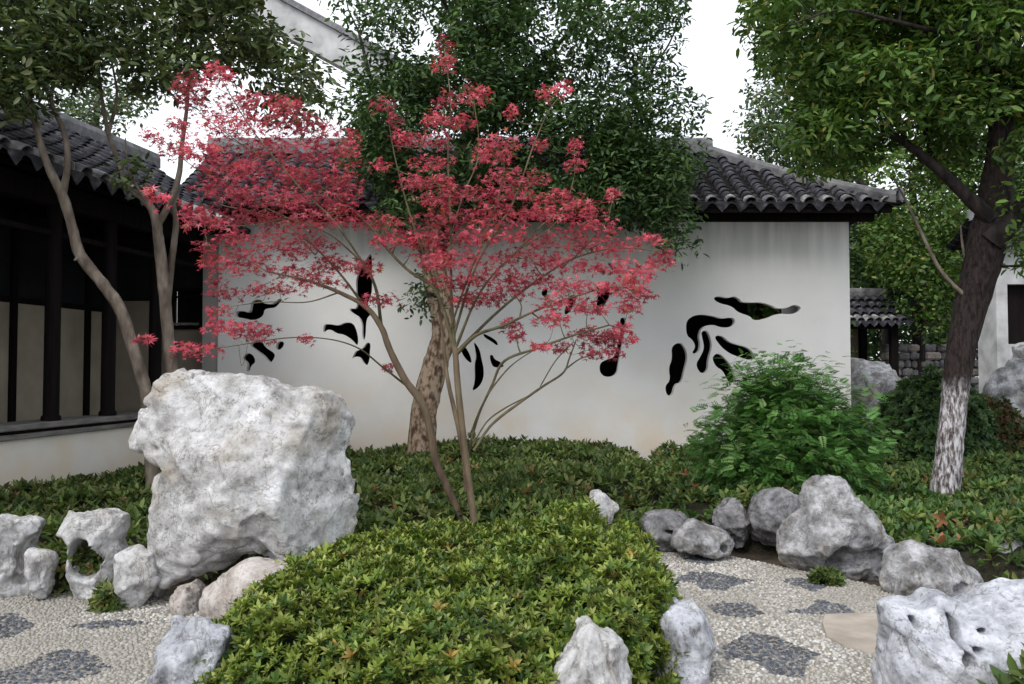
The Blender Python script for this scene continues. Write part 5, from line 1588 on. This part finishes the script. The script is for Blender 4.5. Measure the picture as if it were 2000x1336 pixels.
# foreground azalea mound
dome_shrub('azalea_shrub', 'broad clipped azalea mound with small yellow green leaves before the maple', (-0.46, 5.0), (1.12, 1.35, 0.43), 13500, 0.046, GREEN_AZ, ROSE, 71, M['leaf_gloss'], e=2.5, core=0.84, lump=0.15, shootout=0.05)
dome_shrub('azalea_shrub', 'rounder azalea mound hanging over the grey upright rock beside the pebbles', (0.43, 4.95), (0.52, 1.12, 0.57), 7000, 0.046, GREEN_AZ, ROSE, 72, M['leaf_gloss'], e=2.5, core=0.84, lump=0.17, shootout=0.05)
# domed clipped shrub and others at the back right
dome_shrub('clipped_shrub', 'dark olive clipped dome shrub beyond the end of the white wall', (at(1835, 760, 11.2).x, 11.4), (0.78, 0.75, 1.42), 5200, 0.075, GREEN_DARK, ROSEF, 77, M['leaf'], e=2.3, core=0.86)
dome_shrub('clipped_shrub', 'small reddish tipped shrub beside the largest grey rockery stone', (at(1925, 800, 11.6).x, 11.5), (0.5, 0.5, 1.1), 2200, 0.07, ([(0.06, 0.09, 0.03), (0.10, 0.09, 0.03), (0.16, 0.06, 0.03)], [3, 2, 0.7]), ROSEF, 79, M['leaf'], e=2.2, core=0.8)


dome_shrub('back_shrub', 'leafy shrub glimpsed through the openings at the far side of the hall', (5.0, 16.4), (1.3, 0.7, 3.6), 2500, 0.13, GREEN_MID, ROSEF, 83, M['leaf'], e=3.0, core=0.85)


def feather_bush(name, label, c, rad, n, size, pal, seed):
    rng = np.random.default_rng(seed)
    root = empty(name, (c[0], c[1], 0), label, 'bush')
    VV, QQ, b = [], [], 0
    tips = []
    for i in range(34):                     # arching canes
        a = rng.random() * 2 * math.pi
        r = rng.random() ** 0.6
        t = np.array([c[0] + math.cos(a) * r * rad[0] * 0.85, c[1] + math.sin(a) * r * rad[1] * 0.85, rad[2] * (1.06 - 0.42 * r ** 3) * (0.85 + 0.25 * rng.random())])
        p0 = np.array([c[0] + math.cos(a) * 0.12, c[1] + math.sin(a) * 0.12, -0.05])
        mid = p0 * 0.45 + t * 0.55 + np.array([0, 0, 0.25])
        P = catmull([p0, mid, t], 8)
        V, Q, C = tube_arrays(P, np.linspace(0.012, 0.004, 8), 5)
        VV.append(V); QQ.append(Q + b); b += len(V)
        tips.append(P)
    np_mesh('stems', np.concatenate(VV), np.concatenate(QQ), M['bark_green'], root, smooth=True, kind='stuff')
    A = np.concatenate([p[2:] for p in tips])
    P = A[rng.integers(len(A), size=n)] + rng.normal(size=(n, 3)) * np.array([0.16, 0.16, 0.11])
    d = P - np.array([c[0], c[1], rad[2] * 0.4])
    extra = int(n * 0.8)
    dd = norm(rng.normal(size=(extra, 3)))
    P2 = np.array([c[0], c[1], rad[2] * 0.46]) + dd * np.array([rad[0], rad[1], rad[2] * 0.56]) * (0.45 + 0.5 * rng.random((extra, 1)) ** 0.5) * (1 + 0.14 * fbm(dd[:, 0] * 3, dd[:, 1] * 3, dd[:, 2] * 3, 3, seed)[:, None])
    P = np.concatenate([P, P2]); d = np.concatenate([d, dd])
    P = P[P[:, 2] > 0.03] ; d = d[:len(P)]
    m = len(P)
    out = norm(P - np.array([c[0], c[1], 0.1]))
    N = np.array([0, 0, 0.9]) + out * 0.3 + rng.normal(size=(m, 3)) * 0.4
    scatter('foliage', FROND, P, N, size * (0.6 + 0.8 * rng.random(m)), palette(*pal, m, rng, 0.3), rng, M['leaf'], root, up=out + np.array([0, 0, 0.1]))
    return root


feather_bush('feathery_bush', 'bright green feathery bush before the right end of the white wall', (at(1535, 800, 8.6).x, 8.6), (0.98, 0.92, 1.36), 5600, 0.115, GREEN_BUSH, 81)


# clipped azalea ground cover, one mass each side
def bed(name, label, poly, h, n, size, pal, seed, skip=(), hz=0.10, mat='leaf', dips=()):
    def dip(x, y):
        r = 1.0
        for (a, b, rr, am) in dips:
            r = r * (1 - am * np.exp(-((x - a) ** 2 + (y - b) ** 2) / rr ** 2))
        return r
    rng = np.random.default_rng(seed)
    A = np.array(poly)
    lo, hi = A.min(0), A.max(0)
    q = lo + rng.random((int(n * 2.6), 2)) * (hi - lo)
    q = q[in_poly(q[:, 0], q[:, 1], poly)]
    for (x, y, r) in skip:
        q = q[(q[:, 0] - x) ** 2 + (q[:, 1] - y) ** 2 > r * r]
    q = q[:n]
    m = len(q)
    edge = -poly_sdf(q[:, 0], q[:, 1], poly)
    ramp_ = np.clip(edge / 0.3, 0, 1) ** 0.5
    top = (h + hz * fbm(q[:, 0] * 1.4, q[:, 1] * 1.4, q[:, 0] * 0, 4, seed)) * ramp_ * dip(q[:, 0], q[:, 1])
    side = rng.random(m) < 0.25
    top = top + 0.035 * fbm(q[:, 0] * 7, q[:, 1] * 7, q[:, 0] * 0 + 2, 2, seed + 8) * ramp_
    z = np.where(side & (edge < 0.35), top * rng.random(m), top - 0.05 * rng.random(m) ** 2)
    N = np.array([0, -0.15, 1.0]) + rng.normal(size=(m, 3)) * 0.38
    blot = 0.75 + 0.5 * (fbm(q[:, 0] * 2.2, q[:, 1] * 2.2, q[:, 0] * 0 + 3, 3, seed + 5) * 0.5 + 0.5)
    o = scatter(name, ROSE5, np.stack([q[:, 0], q[:, 1], z], -1), N, size * (0.6 + 0.8 * rng.random(m)), palette(*pal, m, rng, 0.3) * blot[:, None], rng, M[mat], None, kind='stuff', jcol=0.25)
    tag(o, label, 'ground cover')
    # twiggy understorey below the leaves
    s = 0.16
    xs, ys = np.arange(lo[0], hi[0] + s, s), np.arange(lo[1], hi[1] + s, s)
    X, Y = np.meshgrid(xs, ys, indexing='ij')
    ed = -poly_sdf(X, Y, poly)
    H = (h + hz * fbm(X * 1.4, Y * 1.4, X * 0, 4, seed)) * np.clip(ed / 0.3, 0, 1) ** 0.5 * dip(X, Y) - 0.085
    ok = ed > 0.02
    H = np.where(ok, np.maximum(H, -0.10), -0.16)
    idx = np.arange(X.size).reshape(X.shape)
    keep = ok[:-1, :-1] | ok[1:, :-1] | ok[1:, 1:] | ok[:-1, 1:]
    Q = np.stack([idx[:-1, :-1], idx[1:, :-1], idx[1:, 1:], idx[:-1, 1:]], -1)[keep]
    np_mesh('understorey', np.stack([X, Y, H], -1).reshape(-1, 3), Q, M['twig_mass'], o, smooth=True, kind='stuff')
    return o


midbed = [(-4.7, 6.1), (-2.5, 6.05), (-1.2, 6.15), (0.5, 6.3), (1.0, 6.7), (1.2, 7.4), (1.35, 8.2), (1.75, 9.2), (2.05, 12.65), (-4.3, 12.65), (-4.85, 9.6), (-5.35, 7.2)]
bed('azalea_bed', 'low azalea ground cover between the tall boulder and the white wall', midbed, 0.36, 14000, 0.088, GREEN_BED, 91, dips=[(-0.4, 6.5, 0.6, 0.5)])
rightbed = [(1.35, 7.75), (1.9, 7.25), (2.6, 6.75), (3.05, 6.0), (3.5, 5.45), (4.4, 5.1), (7.6, 5.1), (8.4, 12.2), (5.6, 12.6), (2.05, 12.6), (1.65, 9.2)]
bed('leafy_bed', 'mixed leafy ground cover under the limewashed tree', rightbed, 0.33, 13000, 0.088, ([(0.075, 0.145, 0.036), (0.12, 0.175, 0.045), (0.05, 0.10, 0.03), (0.18, 0.20, 0.06), (0.27, 0.12, 0.06)], [4, 3, 2.8, 1.4, 0.4]), 93, hz=0.12, dips=[(4.4, 8.0, 1.1, 0.55)])
frontbed = [(2.35, 2.9), (3.2, 2.9), (3.4, 3.6), (2.9, 3.75), (2.45, 3.5)]
bed('leafy_bed', 'dark leafy plants at the foot of the holed corner rock', [(1.98, 2.9), (2.4, 2.5), (3.4, 2.5), (3.4, 3.6), (2.05, 3.6)], 0.40, 1200, 0.09, GREEN_BED, 95)
# little plants among the edging rocks
for (px, py, r, hgt, lab, sd_) in [(192, 1085, 0.14, 0.40, 'small dark plant growing in the round hollow of the edging rock', 201), (110, 1130, 0.12, 0.30, 'small plant in the gap between two edging rocks', 203), (215, 1165, 0.09, 0.14, 'tiny plant tuft at the foot of the white pointed rock', 205), (1615, 1125, 0.09, 0.07, 'tiny green tuft under the mouth of the largest path rock', 207)]:
    dpt = 5.75 if px < 150 else (5.72 if px < 200 else 5.35)
    if px > 1000: dpt = 5.98
    X = at(px, py, dpt).x
    dome_shrub('rock_plant', lab, (X, dpt), (r, r, hgt), 130, 0.06, GREEN_BED, ROSE5, sd_, M['leaf'], core=0.6, kind_cat='plant')

# short board among the azaleas
bd = at(788, 1042, 6.35)
bo = box('board', -0.15, 0.13, -0.012, 0.012, -0.40, 0.035, M['wood_brown'], None, 0.004)
bo.location = (bd.x, 6.35, bd.z)
bo.rotation_euler = (0.1, 0.0, 0.12)
tag(bo, 'short brown board edging standing among the azaleas near the maple', 'board')
